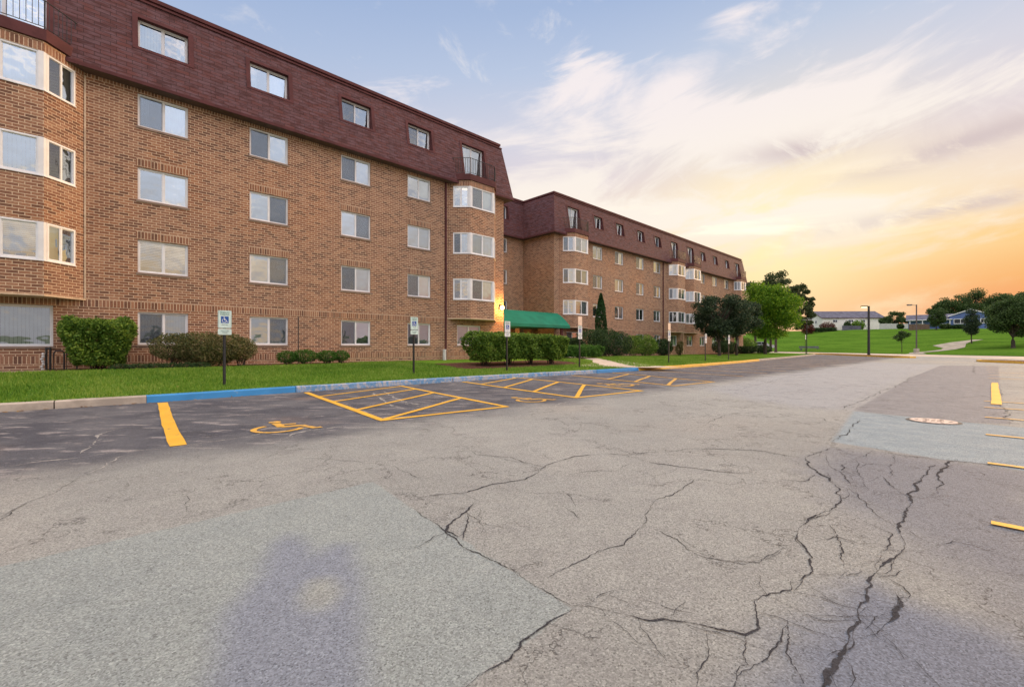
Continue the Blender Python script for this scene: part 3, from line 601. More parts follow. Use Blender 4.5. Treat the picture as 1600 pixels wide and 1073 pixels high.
def walk():
    mb=MB(); cen=[(19.4,11.9),(21,13.4),(22.6,15.2),(23.9,17.2),(24.6,19.5),(24.6,22.0),(24.4,28.1)]; W=[2.6,1.6,1.05,1.0,1.0,1.0,1.6]; rows=[]
    for i,(c,w) in enumerate(zip(cen,W)):
        a=cen[max(0,i-1)]; b=cen[min(len(cen)-1,i+1)]; d=Vector((b[0]-a[0],b[1]-a[1])).normalized(); n=(-d.y,d.x)
        rows.append([(c[0]+n[0]*w*k,c[1]+n[1]*w*k) for k in (1,.33,-.33,-1)])
    for a,b in zip(rows,rows[1:]):
        for j in range(3):
            q=[a[j],a[j+1],b[j+1],b[j]]; mb.quad([(*xy(*p),max(.158,float(lz(*p))+.012)) for p in q])
    tag(mb.build('walkway','conc2'),kind='structure')
walk()
# ------------------------------------------------------------ road, hill, distant ground
def hz(x,y):
    e=np.asarray(x,float)-60; y=np.asarray(y,float)
    h=np.interp(e,[-1,0,2,6,15,30,45,55,70,400],[-.05,.04,.12,.30,1.0,3.0,4.6,5.3,5.6,5.8]); s=np.clip(1+(y-115)*.0035,.8,1.3)
    return h*s+.02*np.clip(y-100,0,40)*sstep(e,2,14)
def hill():
    xs=np.concatenate([np.arange(60,120,1.5),np.linspace(120,420,20)]); ys=np.concatenate([np.arange(22,190,2.5),np.linspace(190,500,14)]); X,Y=np.meshgrid(xs,ys); V=np.stack([X,Y,hz(X,Y)],-1).reshape(-1,3); nx=len(xs);ny=len(ys)
    i=(np.arange(ny-1)[:,None]*nx+np.arange(nx-1)[None,:]).ravel(); F=np.stack([i,i+1,i+nx+1,i+nx],1); me=fastmesh('hill',V,F,'hill'); me.polygons.foreach_set('use_smooth',[True]*len(F)); tag(link('hill',me),kind='structure')
hill()
M['field']=simple('field',(.12,.14,.07),.95,0,.1,.3,.05)
mb=MB(); mb.quad([(-1500,-1500,-.06),(1500,-1500,-.06),(1500,1500,-.06),(-1500,1500,-.06)]); tag(mb.build('ground','field'),kind='structure')
mb=MB()
for k in range(20): y0=-20+k*8; mb.quad([(48,y0,.004),(59.9,y0,.004),(59.9,y0+7.97,.004),(48,y0+7.97,.004)])
tag(mb.build('road','conc2'),kind='structure')
mb=MB(); pa=[(59.9,66.5),(61.5,68),(64,71),(67.5,72),(72,74),(75.5,76.5),(80,82),(84,84),(88,84.5)]; wd=[1.2,.9,.8,.8,.9,1.3,2.2,1.5,.8]
rows=[]
for i,(x,y) in enumerate(pa):
    a=pa[max(0,i-1)]; b=pa[min(len(pa)-1,i+1)]; d=Vector((b[0]-a[0],b[1]-a[1])).normalized(); rows.append([(x-d.y*w,y+d.x*w,float(hz(x-d.y*w,y+d.x*w))+.035) for w in (wd[i],-wd[i])])
for a,b in zip(rows,rows[1:]): mb.quad([a[0],a[1],b[1],b[0]])
M['pathm']=simple('path_asphalt',(.34,.32,.27),.9,0,.1,.2,1)
tag(mb.build('footpath','pathm'),kind='structure')
# end islands with yellow kerbs
def island(pts,wd,name='traffic_island'):
    mb=MB(); n=len(pts); L=[];Rr=[]
    for i,p in enumerate(pts):
        a=pts[max(0,i-1)]; b=pts[min(n-1,i+1)]; d=Vector((b[0]-a[0],b[1]-a[1])).normalized(); w=wd*(.35 if i in (0,n-1) else 1); L.append((p[0]-d.y*w,p[1]+d.x*w)); Rr.append((p[0]+d.y*w,p[1]-d.x*w))
    poly=L+Rr[::-1]; c=Vector((sum(p[0] for p in poly)/len(poly),sum(p[1] for p in poly)/len(poly)))
    mb.prism(poly,-.02,.15,0)
    L2=[(p[0]+(q[0]-p[0])*.12,p[1]+(q[1]-p[1])*.12) for p,q in zip(L,Rr)]; R2=[(q[0]+(p[0]-q[0])*.12,q[1]+(p[1]-q[1])*.12) for p,q in zip(L,Rr)]
    mb.prism(L2[1:-1]+R2[1:-1][::-1],.10,.17,1)
    return tag(mb.build(name,['yellowk','mulch']),kind='structure')
island([(46.6,70),(46.2,66.5),(44.6,60.5),(43.2,55.5),(42.0,50.5),(41.2,47.2),(41.0,45.8)],.8)
island([(37.3,35.6),(36.9,34.4),(36.2,31.5),(35.4,27.5),(34.2,22),(33,17)],.9)
# ------------------------------------------------------------ painted markings
def strip(name,a,b,w,mat='yellow',z=.008,n=14,wob=.012):
    mb=MB(); prev=None; d=Vector((b[0]-a[0],b[1]-a[1])).normalized(); ph=random.uniform(0,6)
    for i in range(n+1):
        f=i/n; o=wob*math.sin(ph+f*5)+random.uniform(-.2,.2)*wob; ww=w*.5*(1+random.uniform(-.06,.06)); x=a[0]+(b[0]-a[0])*f-d.y*o; y=a[1]+(b[1]-a[1])*f+d.x*o
        cur=((x-d.y*ww,y+d.x*ww),(x+d.y*ww,y-d.x*ww))
        if prev: mb.quad([(*prev[0],z),(*prev[1],z),(*cur[1],z),(*cur[0],z)])
        prev=cur
    return tag(mb.build(name,mat),kind='structure')
zc=[.0080]
def ln(t0,D0,t1,D1,w=.10,mat='yellow',wob=.008):
    zc[0]+=.00012; strip('parking_line',xy(t0,D0),xy(t1,D1),w,mat,zc[0],wob=wob)
ln(1.20,12.0,.82,6.68,.17,wob=.012)
def hatch(tk0,tf0,tk1,tf1,Df,mat='yellow',n=4,Dk=12.1,diag=None):
    ln(tk0,Dk,tf0,Df,.13,mat); ln(tk1,Dk,tf1,Df-.2,.12,mat); ln(tf0-.05,Df,tf1+.05,Df-.2,.12,mat)
    for (f0,f1) in diag: ln(tk0+(tf0-tk0)*f0+.05,Dk+(Df-Dk)*f0,tk1+(tf1-tk1)*f1-.03,Dk+(Df-.2-Dk)*f1,.11,mat)
hatch(4.18,3.49,6.92,6.05,6.70,diag=((.99,.68),(.74,.42),(.45,.21),(.22,.02)))
hatch(9.25,8.29,11.96,10.85,6.50,'yellow',diag=((.99,.62),(.70,.40),(.45,.15),(.22,-.02)))
hatch(14.5,12.9,17.4,15.3,6.40,'yellow2',Dk=11.6,diag=((.95,.70),(.68,.45),(.42,.22)))
for k in range(11):
    t0=20.2+k*2.75; ln(t0,float(kd(t0))-.1,t0-1.2,6.5,.1,'yellow2')
for t0,t1,w in ((4.44,4.3,.10),(6.69,6.6,.10),(8.84,8.75,.09),(10.99,10.9,.09),(12.75,12.6,.09),(14.2,14.2,.09)): ln(t0,-.05,t1,-5.4,w*.85,'yellow' if t0<5 else 'yellow2')
ln(13.55,-.22,21.6,-.33,.15,'yellow')
for k in range(7): ln(24.5+k*2.75,-.2,24.2+k*2.75,-5.5,.1,'yellow2')
def iswheel(c,ang,s,mb,z,mat=0):
    # seated figure: head, body, arm, leg, big wheel arc (drawn in a unit square, y up)
    ca,sa=math.cos(ang),math.sin(ang)
    def T(p): x=(p[0]-.5)*s; y=(p[1]-.5)*s; return (c[0]+x*ca-y*sa,c[1]+x*sa+y*ca)
    return T
def symbol_polys():
    out=[]
    def thick(pts,w):
        L=[];Rr=[]
        for i,p in enumerate(pts):
            a=pts[max(0,i-1)]; b=pts[min(len(pts)-1,i+1)]; d=Vector((b[0]-a[0],b[1]-a[1])).normalized(); L.append((p[0]-d.y*w/2,p[1]+d.x*w/2)); Rr.append((p[0]+d.y*w/2,p[1]-d.x*w/2))
        for i in range(len(pts)-1): out.append([Rr[i],Rr[i+1],L[i+1],L[i]])
    out.append([(.40+.085*math.cos(k*math.pi/6),.92+.085*math.sin(k*math.pi/6)) for k in range(12)])
    thick([(.40,.80),(.43,.62),(.45,.44)],.11); thick([(.45,.44),(.58,.435),(.70,.43)],.10); thick([(.42,.64),(.55,.635),(.65,.63)],.07)
    thick([(.70,.46),(.76,.30),(.83,.13),(.92,.15)],.09)
    thick([(.40+.29*math.cos(a),.33+.29*math.sin(a)) for a in [R(q) for q in range(118,345,16)]],.075)
    return out
SYM=symbol_polys()
def road_symbol(c,ang,s,mat,fx=1.):
    mb=MB(); ca,sa=math.cos(ang),math.sin(ang)
    for k,p in enumerate(SYM):
        q=[]
        for (a,b) in p: x=(a-.5)*s*fx; y=(b-.5)*s; q.append((c[0]+x*ca-y*sa,c[1]+x*sa+y*ca,.008+k*.00004))
        mb.quad(q)
    tag(mb.build('wheelchair_marking',mat),kind='structure')
A0=math.atan2(C_,S_)
road_symbol(xy(2.19,7.22),A0+R(-12),1.08,'yellow2'); road_symbol(xy(7.3,7.05),A0+R(-8),1.05,'yellow2'); road_symbol(xy(12.1,7.9),A0,1.3,'yellow2')
# manhole
mc=(6.75,7.18); mb=MB(); mb.prism([(.285*math.cos(a),.285*math.sin(a)) for a in [k*math.pi/16 for k in range(32)]],-.01,.012,0)
for k in range(6):
    a=k*math.pi/3+.3; mb.prism([(.2*math.cos(a)+.026*math.cos(q),.2*math.sin(a)+.026*math.sin(q)) for q in [j*math.pi/4 for j in range(8)]],.010,.0145,1)
for k in range(8):
    a=k*math.pi/4; 
    mb.box(-.03+.10*math.cos(a),.03+.10*math.cos(a),-.006+.10*math.sin(a),.006+.10*math.sin(a),.010,.0165,2)
M['iron_pale']=simple('pale_iron',(.62,.50,.42),.7,0,.3,.25,30,.4)
cov=empty('manhole_cover',(*mc,0)); mb.build('lid',['iron_pale','black','sill'],cov)
mb=MB(); 
for k in range(32):
    a=k*math.pi/16; b=(k+1)*math.pi/16; mb.quad([(r_*math.cos(q),r_*math.sin(q),.005) for r_,q in ((.29,a),(.335,a),(.335,b),(.29,b))])
mb.build('rim','black',cov); tag(cov,'round pale iron manhole cover in the asphalt beside the bluish patch','manhole cover')
# ------------------------------------------------------------ the building
B=empty('apartment_building',(0,0,0),TH)
tag(B,'long four storey brown brick apartment block with maroon shingled mansard roof and bay windows','apartment building')
ROW=[(1.26,2.46),(3.91,5.11),(6.57,7.77),(9.26,10.46)]; MW=(12.05,13.22)
D1,D2,DL=21.3,24.6,28.2
def wallface(mb,t0,t1,D,z0,z1,ops,rev=.10,room=.45):
    ts=sorted({t0,t1}|{v for o in ops for v in o[:2]}); zs=sorted({z0,z1}|{v for o in ops for v in o[2:4]})
    for a,b in zip(ts,ts[1:]):
        run=None
        for c,d in zip(zs,zs[1:]):
            mt,mz=(a+b)/2,(c+d)/2
            if any(o[0]<mt<o[1] and o[2]<mz<o[3] for o in ops): continue
            mb.quad([(a,D,c),(b,D,c),(b,D,d),(a,D,d)])
    for (a,b,c,d) in ops:
        mb.quad([(a,D,c),(a,D+rev,c),(a,D+rev,d),(a,D,d)]); mb.quad([(b,D+rev,c),(b,D,c),(b,D,d),(b,D+rev,d)]); mb.quad([(a,D,d),(a,D+rev,d),(b,D+rev,d),(b,D,d)],rot=True); mb.quad([(a,D+rev,c),(a,D,c),(b,D,c),(b,D+rev,c)])
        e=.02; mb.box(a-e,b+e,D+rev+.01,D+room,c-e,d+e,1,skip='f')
def soldier(mb,t0,t1,D,z0,z1,pr=.012): mb.box(t0,t1,D-pr,D+.02,z0,z1,0,True)
# window family: frame mesh; origin bottom left at the outer face, x along, y inwards
WC={}
def winmeshes(w,h,door=False,n=2):
    k=(round(w,2),round(h,2),door,n)
    if k in WC: return WC[k]
    f=MB(); o=.055; 
    f.box(0,w,0,.08,0,o); f.box(0,w,0,.08,h-o,h); f.box(0,o,0,.08,o,h-o); f.box(w-o,w,0,.08,o,h-o)
    for i in range(1,n):
        x=w*i/n; f.box(x-.028,x+.028,.012,.085,o,h-o)
    for i in range(n):
        x0=o if i==0 else w*i/n+.028; x1=w-o if i==n-1 else w*(i+1)/n-.028; dd=.02+.022*(i%2); s_=.025
        f.box(x0,x1,dd,dd+.03,o,o+s_); f.box(x0,x1,dd,dd+.03,h-o-s_,h-o); f.box(x0,x0+s_,dd,dd+.03,o+s_,h-o-s_); f.box(x1-s_,x1,dd,dd+.03,o+s_,h-o-s_)
    panes=[]
    for i in range(n):
        x0=o if i==0 else w*i/n; x1=w-o if i==n-1 else w*(i+1)/n; dd=.035+.022*(i%2); g=MB(); g.quad([(x0,dd,o),(x1,dd,o),(x1,dd,h-o),(x0,dd,h-o)]); panes.append(g.mesh('pane','glass'))
    sl=MB(); sl.box(-.04,w+.04,-.035,.06,-.075,-.002)
    WC[k]=(f.mesh('window','white'),panes,sl.mesh('sill','sill')); return WC[k]
BC={}
def blindmesh(w,h,kind):
    k=(round(w,2),round(h,2),kind)
    if k in BC: return BC[k]
    b=MB()
    if kind=='v':
        n=max(3,int(w/.085))
        for i in range(n): x0=w*i/n; x1=w*(i+.93)/n; b.quad([(x0,.02,.01),(x1,-.012,.01),(x1,-.012,h),(x0,.02,h)])
        me=b.mesh('blind','blind')
    elif kind=='c':
        n=18; pts=[(w*i/n,.016*math.sin(i*1.9)+.01*math.sin(i*.8)) for i in range(n+1)]
        for p,q in zip(pts,pts[1:]): b.quad([(p[0],p[1],.0),(q[0],q[1],.0),(q[0],q[1],h),(p[0],p[1],h)])
        me=b.mesh('curtain','cloth')
    elif kind=='h':
        n=int(h/.06)
        for i in range(n):
            z=h-h*(i+1)/n
            if z<h*.12: continue
            b.quad([(0,-.012,z),(w,-.012,z),(w,.015,z+h/n*.85),(0,.015,z+h/n*.85)])
        me=b.mesh('blind','cloth')
    BC[k]=me; return me
def screenm():
    s=NT('insect_screen'); g=s.coord('Object'); tr=s.n('ShaderNodeBsdfTransparent'); s.fin((.07,.085,.115),.6,spec=.3); mx=s.n('ShaderNodeMixShader'); mx.inputs[0].default_value=.40; s.l(tr.outputs[0],mx.inputs[1]); s.l(s.b.outputs[0],mx.inputs[2]); s.l(mx.outputs[0],s.out.inputs[0]); return s.m
M['screen']=screenm(); SC={}; rs=random.Random(17)
def screen(w,h,i,par,loc,rz=0):
    k=(round(w,2),round(h,2),i)
    if k not in SC:
        b=MB(); x0=.06 if i==0 else w/2+.03; x1=w/2-.03 if i==0 else w-.06; b.quad([(x0,.010,.06),(x1,.010,.06),(x1,.010,h-.06),(x0,.010,h-.06)]); SC[k]=b.mesh('screen','screen')
    return link('screen',SC[k],par,loc,rz)
def window(x,y,z,w,h,pat,rz=0,parent=None,name='window',n=2,sill=True,rec=.06,par2=None):
    fr,panes,sl=winmeshes(w,h,name!='window',n); c,s=math.cos(rz),math.sin(rz)
    o=link(name,fr,parent or B,(x-s*rec,y+c*rec,z),rz)
    for p in panes: link('pane',p,o)
    if sill: link('sill',sl,o,(0,-rec,0))
    if name=='window': q_=rs.random(); (screen(w,h,0,o,(0,0,0)) if q_<.55 else screen(w,h,1,o,(0,0,0)) if q_<.78 else None)
    for i,ch in enumerate(pat):
        ww=w/n-.06
        if ch=='.': continue
        if ch in 'vch': link('curtain' if ch=='c' else 'blind',blindmesh(ww,h-.12,ch),o,(w*i/n+.05,.15,.06))
        elif ch=='p': link('curtain',blindmesh(ww*.42,h-.12,'c'),o,(w*i/n+.05,.15,.06))
        elif ch=='q': link('curtain',blindmesh(ww*.42,h-.12,'c'),o,(w*i/n+.05+ww*.55,.15,.06))
    return o
COL1=[(1.43,2.94),(5.06,6.58),(8.97,10.48),(12.6,14.06)]
PAT1={0:['vv','hh','.c','pc'],1:['vv','vv','v.','.v'],2:['.v','vv','vv','cv'],3:['.v','vv','vv','.v']}
MP1=['vq','pc','p.','.q']
rnd=random.Random(5)
def rp(): return rnd.choice(['vv','v.','.v','cc','pv','vq','vv','vc','..','c.'])
def bay_profile(t0,D,b=.92,fw=1.83): return [(t0,D),(t0+b,D-b),(t0+b+fw,D-b),(t0+2*b+fw,D)]
def bay(t0,D,pats,z0=2.83,z1=10.80,gap=True):
    pr=bay_profile(t0,D); mb=MB()
    levels=[z0]+[v for r_ in ROW[1:] for v in r_]+[z1]
    for i in range(0,len(levels),2):
        a,b=levels[i],levels[i+1]
        for p,q in zip(pr,pr[1:]): mb.quad([(p[0],p[1],a),(q[0],q[1],a),(q[0],q[1],b),(p[0],p[1],b)])
    q=math.sqrt(.5); L=.92*math.sqrt(2)
    # brick beside the angled windows, next to the main wall
    for (za,zb) in ROW[1:]:
        f=.30/L
        a=pr[0]; c=(pr[0][0]+(pr[1][0]-pr[0][0])*f,pr[0][1]+(pr[1][1]-pr[0][1])*f); mb.quad([(*a,za),(*c,za),(*c,zb),(*a,zb)])
        a=pr[3]; c2=(pr[3][0]+(pr[2][0]-pr[3][0])*f,pr[3][1]+(pr[2][1]-pr[3][1])*f); mb.quad([(*c2,za),(*a,za),(*a,zb),(*c2,zb)])
        inn=[(pr[0][0]+.3,D+.02),(pr[1][0]+.15,D-.5),(pr[2][0]-.15,D-.5),(pr[3][0]-.3,D+.02)]
        mb.quad([(pp[0],pp[1],zb-.0) for pp in pr][::-1],1); mb.quad([(pp[0],pp[1],za) for pp in pr],1)
    # soldier course under balcony and over windows
    for (za,zb) in [(r_[1]+.0,r_[1]+.26) for r_ in ROW[3:]]:
        for p,q_ in zip(pr,pr[1:]):
            d=Vector((q_[0]-p[0],q_[1]-p[1])).normalized(); n=(d.y*.012,-d.x*.012); mb.quad([(p[0]+n[0],p[1]+n[1],za),(q_[0]+n[0],q_[1]+n[1],za),(q_[0]+n[0],q_[1]+n[1],zb),(p[0]+n[0],p[1]+n[1],zb)],0,True)
    mb.build('bay',['brick','room','brick_s'],B)
    ug=MB(); off=bay_profile(t0-.06,D+.0,.97,1.85); ug.prism([(p[0],p[1]) for p in off],z0-.05,z0-.004,0); ug.build('bay_base','cream',B)
    for (za,zb),pt in zip(ROW[1:],pats):
        fr=MB(); pc=[]
        lp=[(pr[0][0]+.30*q,pr[0][1]-.30*q),pr[1],pr[2],(pr[3][0]-.30*q,pr[3][1]-.30*q)]; lo=[(lp[0][0]-.03,lp[0][1]-.03),(pr[1][0]-.015,pr[1][1]-.035),(pr[2][0]+.015,pr[2][1]-.035),(lp[3][0]+.03,lp[3][1]-.03)]
        fr.prism(lo+[(lp[3][0]-.05,lp[3][1]+.05),(pr[2][0]-.03,pr[2][1]+.07),(pr[1][0]+.03,pr[1][1]+.07),(lp[0][0]+.05,lp[0][1]+.05)],za-.03,za-.001)
        o=fr.build('bay_window','white',B)
        for (px_,py_) in (pr[1],pr[2]):
            s1=1 if px_==pr[1][0] else -1
            poly=[(px_-.09*q*s1,py_-.012+.09*q),(px_,py_-.018),(px_+.12*s1,py_-.018),(px_+.12*s1,py_+.09),(px_-.03*s1,py_+.15)]
            fr=MB(); fr.prism(poly if s1>0 else poly[::-1],za,zb); fr.build('corner_post','white',o)
        # left face
        def sub(x,y,w,pat,rz,n=2):
            f,pn,sl=winmeshes(w,zb-za,False,n); fo=link('frame',f,o,(x,y,za),rz)
            for p_ in pn: link('pane',p_,o,(x,y,za),rz)
            if rs.random()<.8: screen(w,zb-za,0,o,(x,y,za),rz)
            for i,ch in enumerate(pat):
                if ch in 'vch': X_=w*i/n+.05; c2,s2=math.cos(rz),math.sin(rz); link('curtain' if ch=='c' else 'blind',blindmesh(w/n-.06,zb-za-.12,ch),o,(x+c2*X_-s2*.13,y+s2*X_+c2*.13,za+.06),rz)
        sub(pr[0][0]+.30*q,pr[0][1]-.30*q,L-.30-.10,pt[0],-math.pi/4)
        sub(pr[1][0]+.10,pr[1][1],1.83-.2,pt[1],0)
        sub(pr[2][0]+.10*q,pr[2][1]+.10*q,L-.30-.10,pt[2],math.pi/4)
    # balcony on top of the bay
    bp=[(p[0],p[1]) for p in bay_profile(t0-.05,D,.97,1.83+.1-.1)]; bp=[(t0-.1,D+.12),(t0-.1,D+.0),(t0+.86,D-.99),(t0+.98+1.83,D-.99),(t0+3.77,D),(t0+3.77,D+.12)]
    mb=MB(); mb.prism(bp,10.802,11.15); bo=mb.build('balcony','maroon',B)
    rl=MB(); rpnt=[(t0+.02,D-.05),(t0+.90,D-.93),(t0+.94+1.83,D-.93),(t0+3.65,D-.05)]
    for z in (11.24,12.08): rl.tube([(*p,z) for p in rpnt],.018 if z>12 else .012,6)
    for p,q_ in zip(rpnt,rpnt[1:]):
        Ln=math.hypot(q_[0]-p[0],q_[1]-p[1]); n=max(2,int(Ln/.125))
        for i in range(n+1):
            f=i/n; x=p[0]+(q_[0]-p[0])*f; y=p[1]+(q_[1]-p[1])*f; r_=.008 if 0<i<n else .018; zz=11.15 if i in (0,n) else 11.24; rl.box(x-r_,x+r_,y-r_,y+r_,zz,12.08)
    rl.build('railing','black',bo)
def mansard(t0,t1,D,Dback,ops,zt=13.92,zb=10.70,p0=.45,p1=-.10,zo=0):
    sl=(p0-p1)/(zt-zb)
    def P(z): return p0-sl*(z-zb)
    mb=MB(); wy=D+.16
    ts=sorted({v for o in ops for v in o[:2]}); zs=sorted({zb,zt}|{v for o in ops for v in o[2:4]})
    def V(t,z): 
        p=P(z); tt=t0-p if t is None else (t1+p if t=='e' else t); return (tt,D-p,z)
    tl=[None]+ts+['e']
    mids=[(t0 if a is None else a,t1 if b=='e' else b) for a,b in zip(tl,tl[1:])]
    for (a,b),(am,bm_) in zip(zip(tl,tl[1:]),mids):
        for c,d in zip(zs,zs[1:]):
            mt,mz=(am+bm_)/2,(c+d)/2
            if any(o[0]<mt<o[1] and o[2]<mz<o[3] for o in ops): continue
            mb.quad([V(a,c),V(b,c),V(b,d),V(a,d)])
    for (a,b,c,d) in ops:
        mb.quad([(a,D-P(c),c),(a,wy,c),(a,wy,d),(a,D-P(d),d)],1); mb.quad([(b,wy,c),(b,D-P(c),c),(b,D-P(d),d),(b,wy,d)],1)
        mb.quad([(a,D-P(d),d),(a,wy,d),(b,wy,d),(b,D-P(d),d)],1); mb.quad([(a,wy,c),(a,D-P(c),c),(b,D-P(c),c),(b,wy,c)],1)
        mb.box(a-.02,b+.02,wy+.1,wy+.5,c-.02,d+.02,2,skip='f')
        for (x0,x1,z0,z1) in ((a-.16,a,c-.1,d+.12),(b,b+.16,c-.1,d+.12),(a,b,d,d+.12),(a,b,c-.1,c)):   # flat trim boards lying on the slope
            if c<11.3 and z1<=c: continue
            z0=max(z0,zb); e=.018; mb.quad([(x0,D-P(z0)-e,z0),(x1,D-P(z0)-e,z0),(x1,D-P(z1)-e,z1),(x0,D-P(z1)-e,z1)],1)
    # ends and back
    for t,s in ((t0,-1),(t1,1)):
        q=[(t+s*P(zb),D-P(zb),zb),(t+s*P(zb),Dback+P(zb),zb),(t+s*P(zt),Dback+P(zt),zt),(t+s*P(zt),D-P(zt),zt)]; mb.quad(q if s>0 else q[::-1])
    mb.quad([(t1+P(zb),Dback+P(zb),zb),(t0-P(zb),Dback+P(zb),zb),(t0-P(zt),Dback+P(zt),zt),(t1+P(zt),Dback+P(zt),zt)])
    # drip edge, soffit, coping
    e=P(zb); z=zb+zo
    mb.quad([(t0-e,D-e,z-.09),(t1+e,D-e,z-.09),(t1+e,Dback+e,z-.09),(t0-e,Dback+e,z-.09)][::-1],3)
    for q in ([(t0-e-.02,D-e-.02),(t1+e+.02,D-e-.02)],[(t1+e+.02,D-e-.02),(t1+e+.02,Dback+e)],[(t0-e-.02,Dback+e),(t0-e-.02,D-e-.02)]):
        mb.quad([(*q[0],z-.09),(*q[1],z-.09),(*q[1],z+.03),(*q[0],z+.03)],1)
    r_=mb.build('roof',['shingle','maroon','room','soffit'],B)
    cp=MB(); e=P(zt)-.0
    cp.box(t0-e+.12,t1+e-.12,D-e+.10,Dback+e-.1,zt-.05,14.22+zo,0); cp.box(t0-e+.05,t1+e-.05,D-e+.035,Dback+e-.03,14.10+zo,14.24+zo,0); cp.box(t0-e-.0,t1+e,D-e-.05,Dback+e,zt-.02,zt+.05+zo,0)
    cp.build('coping','maroon',r_)
    return r_
def mwin(a,b,c,d,D,pat,name='window'): window(a,D+.16,c,b-a,d-c,pat,name=name,rec=0,sill=False)
# --- near block
ops=[(a,b,*r_) for (a,b) in COL1 for r_ in ROW]; ops+=[(-3.35,-.73,1.20,2.55),(15.9,17.7,1.26,2.46)]
mb=MB(); wallface(mb,-14,19.62,D1,-.1,10.80,ops)
mb.quad([(19.62,D1,-.1),(19.62,36,-.1),(19.62,36,10.8),(19.62,D1,10.8)]); mb.quad([(-14,36,-.1),(-14,D1,-.1),(-14,D1,10.8),(-14,36,10.8)])
mb.quad([(19.62,36,-.1),(-14,36,-.1),(-14,36,10.8),(19.62,36,10.8)])
soldier(mb,-14,19.6,D1,2.56,2.83); soldier(mb,-14,19.6,D1,.62,.88,.010); soldier(mb,.05,15.2,D1,10.48,10.75)
for a,b in COL1:
    for r_ in ROW[1:3]: soldier(mb,a-.05,b+.05,D1,r_[1]+.03,r_[1]+.30,.006)
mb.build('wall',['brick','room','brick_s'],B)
for i,(a,b) in enumerate(COL1):
    for j,r_ in enumerate(ROW): window(a,D1,r_[0],b-a,r_[1]-r_[0],PAT1[i][j])
window(-3.35,D1,1.20,2.62,1.35,'vv'); window(15.9,D1,1.26,1.8,1.2,'vv')
bay(-3.655,D1,[('vv','.h','v.'),('vv','vv','.c'),('cc','cc','.c')])
bay(15.24,D1,[('..','vc','cc'),('.v','vc','cc'),('..','vv','cc')])
mo=[(a,b,*MW) for a,b in COL1]; doors=[(-3.655+1.83-.95,-3.655+1.83+.95),(15.24+1.83-.85,15.24+1.83+.85)]
mansard(-14,19.62,D1,36,mo+[(a,b,11.16,13.27) for a,b in doors])
for (a,b),p in zip(COL1,MP1): mwin(a,b,*MW,D1,p)
mwin(*doors[0],11.16,13.27,D1,'vv','balcony_door'); mwin(*doors[1],11.16,13.27,D1,'vv','balcony_door')
# --- link and far wing
mb=MB(); lo=[(24.9,26.4,*r_) for r_ in ROW[1:]]
wallface(mb,19.65,28.36,DL,-.1,10.80,lo+[(23.2,25.6,.35,2.55)]); mb.quad([(28.38,DL+8,-.1),(28.38,D2,-.1),(28.38,D2,10.8),(28.38,DL+8,10.8)])
WCOL=[(33.8,35.3),(37.38,38.88),(41.28,42.8),(44.86,46.36),(56.45,57.95),(60.27,61.8),(64.3,65.8)]
GX=[(30.0,31.7),(48.75,50.3),(52.8,54.4),(68.1,69.8)]
wops=[(a,b,*r_) for a,b in WCOL for r_ in ROW]+[(a,b,1.26,2.46) for a,b in GX]
wallface(mb,28.38,71.5,D2,-.1,10.8,wops); mb.quad([(71.5,D2,-.1),(71.5,40,-.1),(71.5,40,10.8),(71.5,D2,10.8)]); mb.quad([(71.5,40,-.1),(28.38,40,-.1),(28.38,40,10.8),(71.5,40,10.8)])
soldier(mb,28.4,71.48,D2,2.56,2.83); soldier(mb,28.4,71.48,D2,10.48,10.75)
for a,b in WCOL:
    for r_ in ROW[1:3]: soldier(mb,a-.05,b+.05,D2,r_[1]+.03,r_[1]+.30,.006)
mb.build('wall',['brick','room','brick_s'],B)
for (a,b) in WCOL:
    for j,r_ in enumerate(ROW): window(a,D2,r_[0],b-a,1.2,rp())
for (a,b) in GX: window(a,D2,1.26,b-a,1.2,rp())
for r_ in ROW[1:]: window(24.9,DL,r_[0],1.5,1.2,rp())
for t0 in (29.07,47.7,51.85,67.1): bay(t0,D2,[(rp(),rp(),'cc') for _ in range(3)])
wm=[(a+.1,b-.1,*MW) for a,b in WCOL]; wd=[(t0+1.83-.8,t0+1.83+.8,11.16,13.27) for t0 in (29.07,47.7,51.85,67.1)]
mansard(28.38,71.5,D2,40,wm+wd); mansard(17.0,30.0,DL,40.5,[(24.9,26.4,*MW)],zt=13.90,zo=-.006)
for o in wm: mwin(*o,D2,rp())
for o in wd: mwin(*o,D2,'vc','balcony_door')
mwin(24.9,26.4,*MW,DL,'v.')
# downspouts, joints, post strips
for t,D,m_ in ((15.05,D1,'maroon'),(7.02,D1,'black'),(46.9,D2,'maroon'),(51.7,D2,'cream')):
    mb=MB(); z1=10.7 if m_!='black' else 2.55
    if m_=='black': mb.box(t-.012,t+.012,D-.013,D+.01,.2,z1); mb.build('expansion_joint',m_,B)
    else:
        mb.box(t-.045,t+.045,D-.10,D-.03,.35,z1)
        for z in (.8,3.5,6.2,8.9): mb.box(t-.06,t+.06,D-.108,D,z,z+.05)
        mb.build('downspout',m_,B)
mb=MB(); mb.box(.015,.06,D1-.03,D1+.01,2.83,10.5); mb.build('corner_bead','cream',B)
# entrance door in the link
mb=MB(); o=.06
mb.box(23.2,25.6,DL,DL+.1,2.45,2.55)
for x in (23.2,23.97,24.77,25.54): mb.box(x,x+.06,DL,DL+.1,.35,2.45)
mb.box(23.26,25.54,DL+.01,DL+.09,.42,.56); dr=mb.build('entrance_door','maroon',B)
mb=MB(); mb.quad([(23.26,DL+.05,.5),(25.54,DL+.05,.5),(25.54,DL+.05,2.45),(23.26,DL+.05,2.45)]); mb.build('pane','glass',dr)
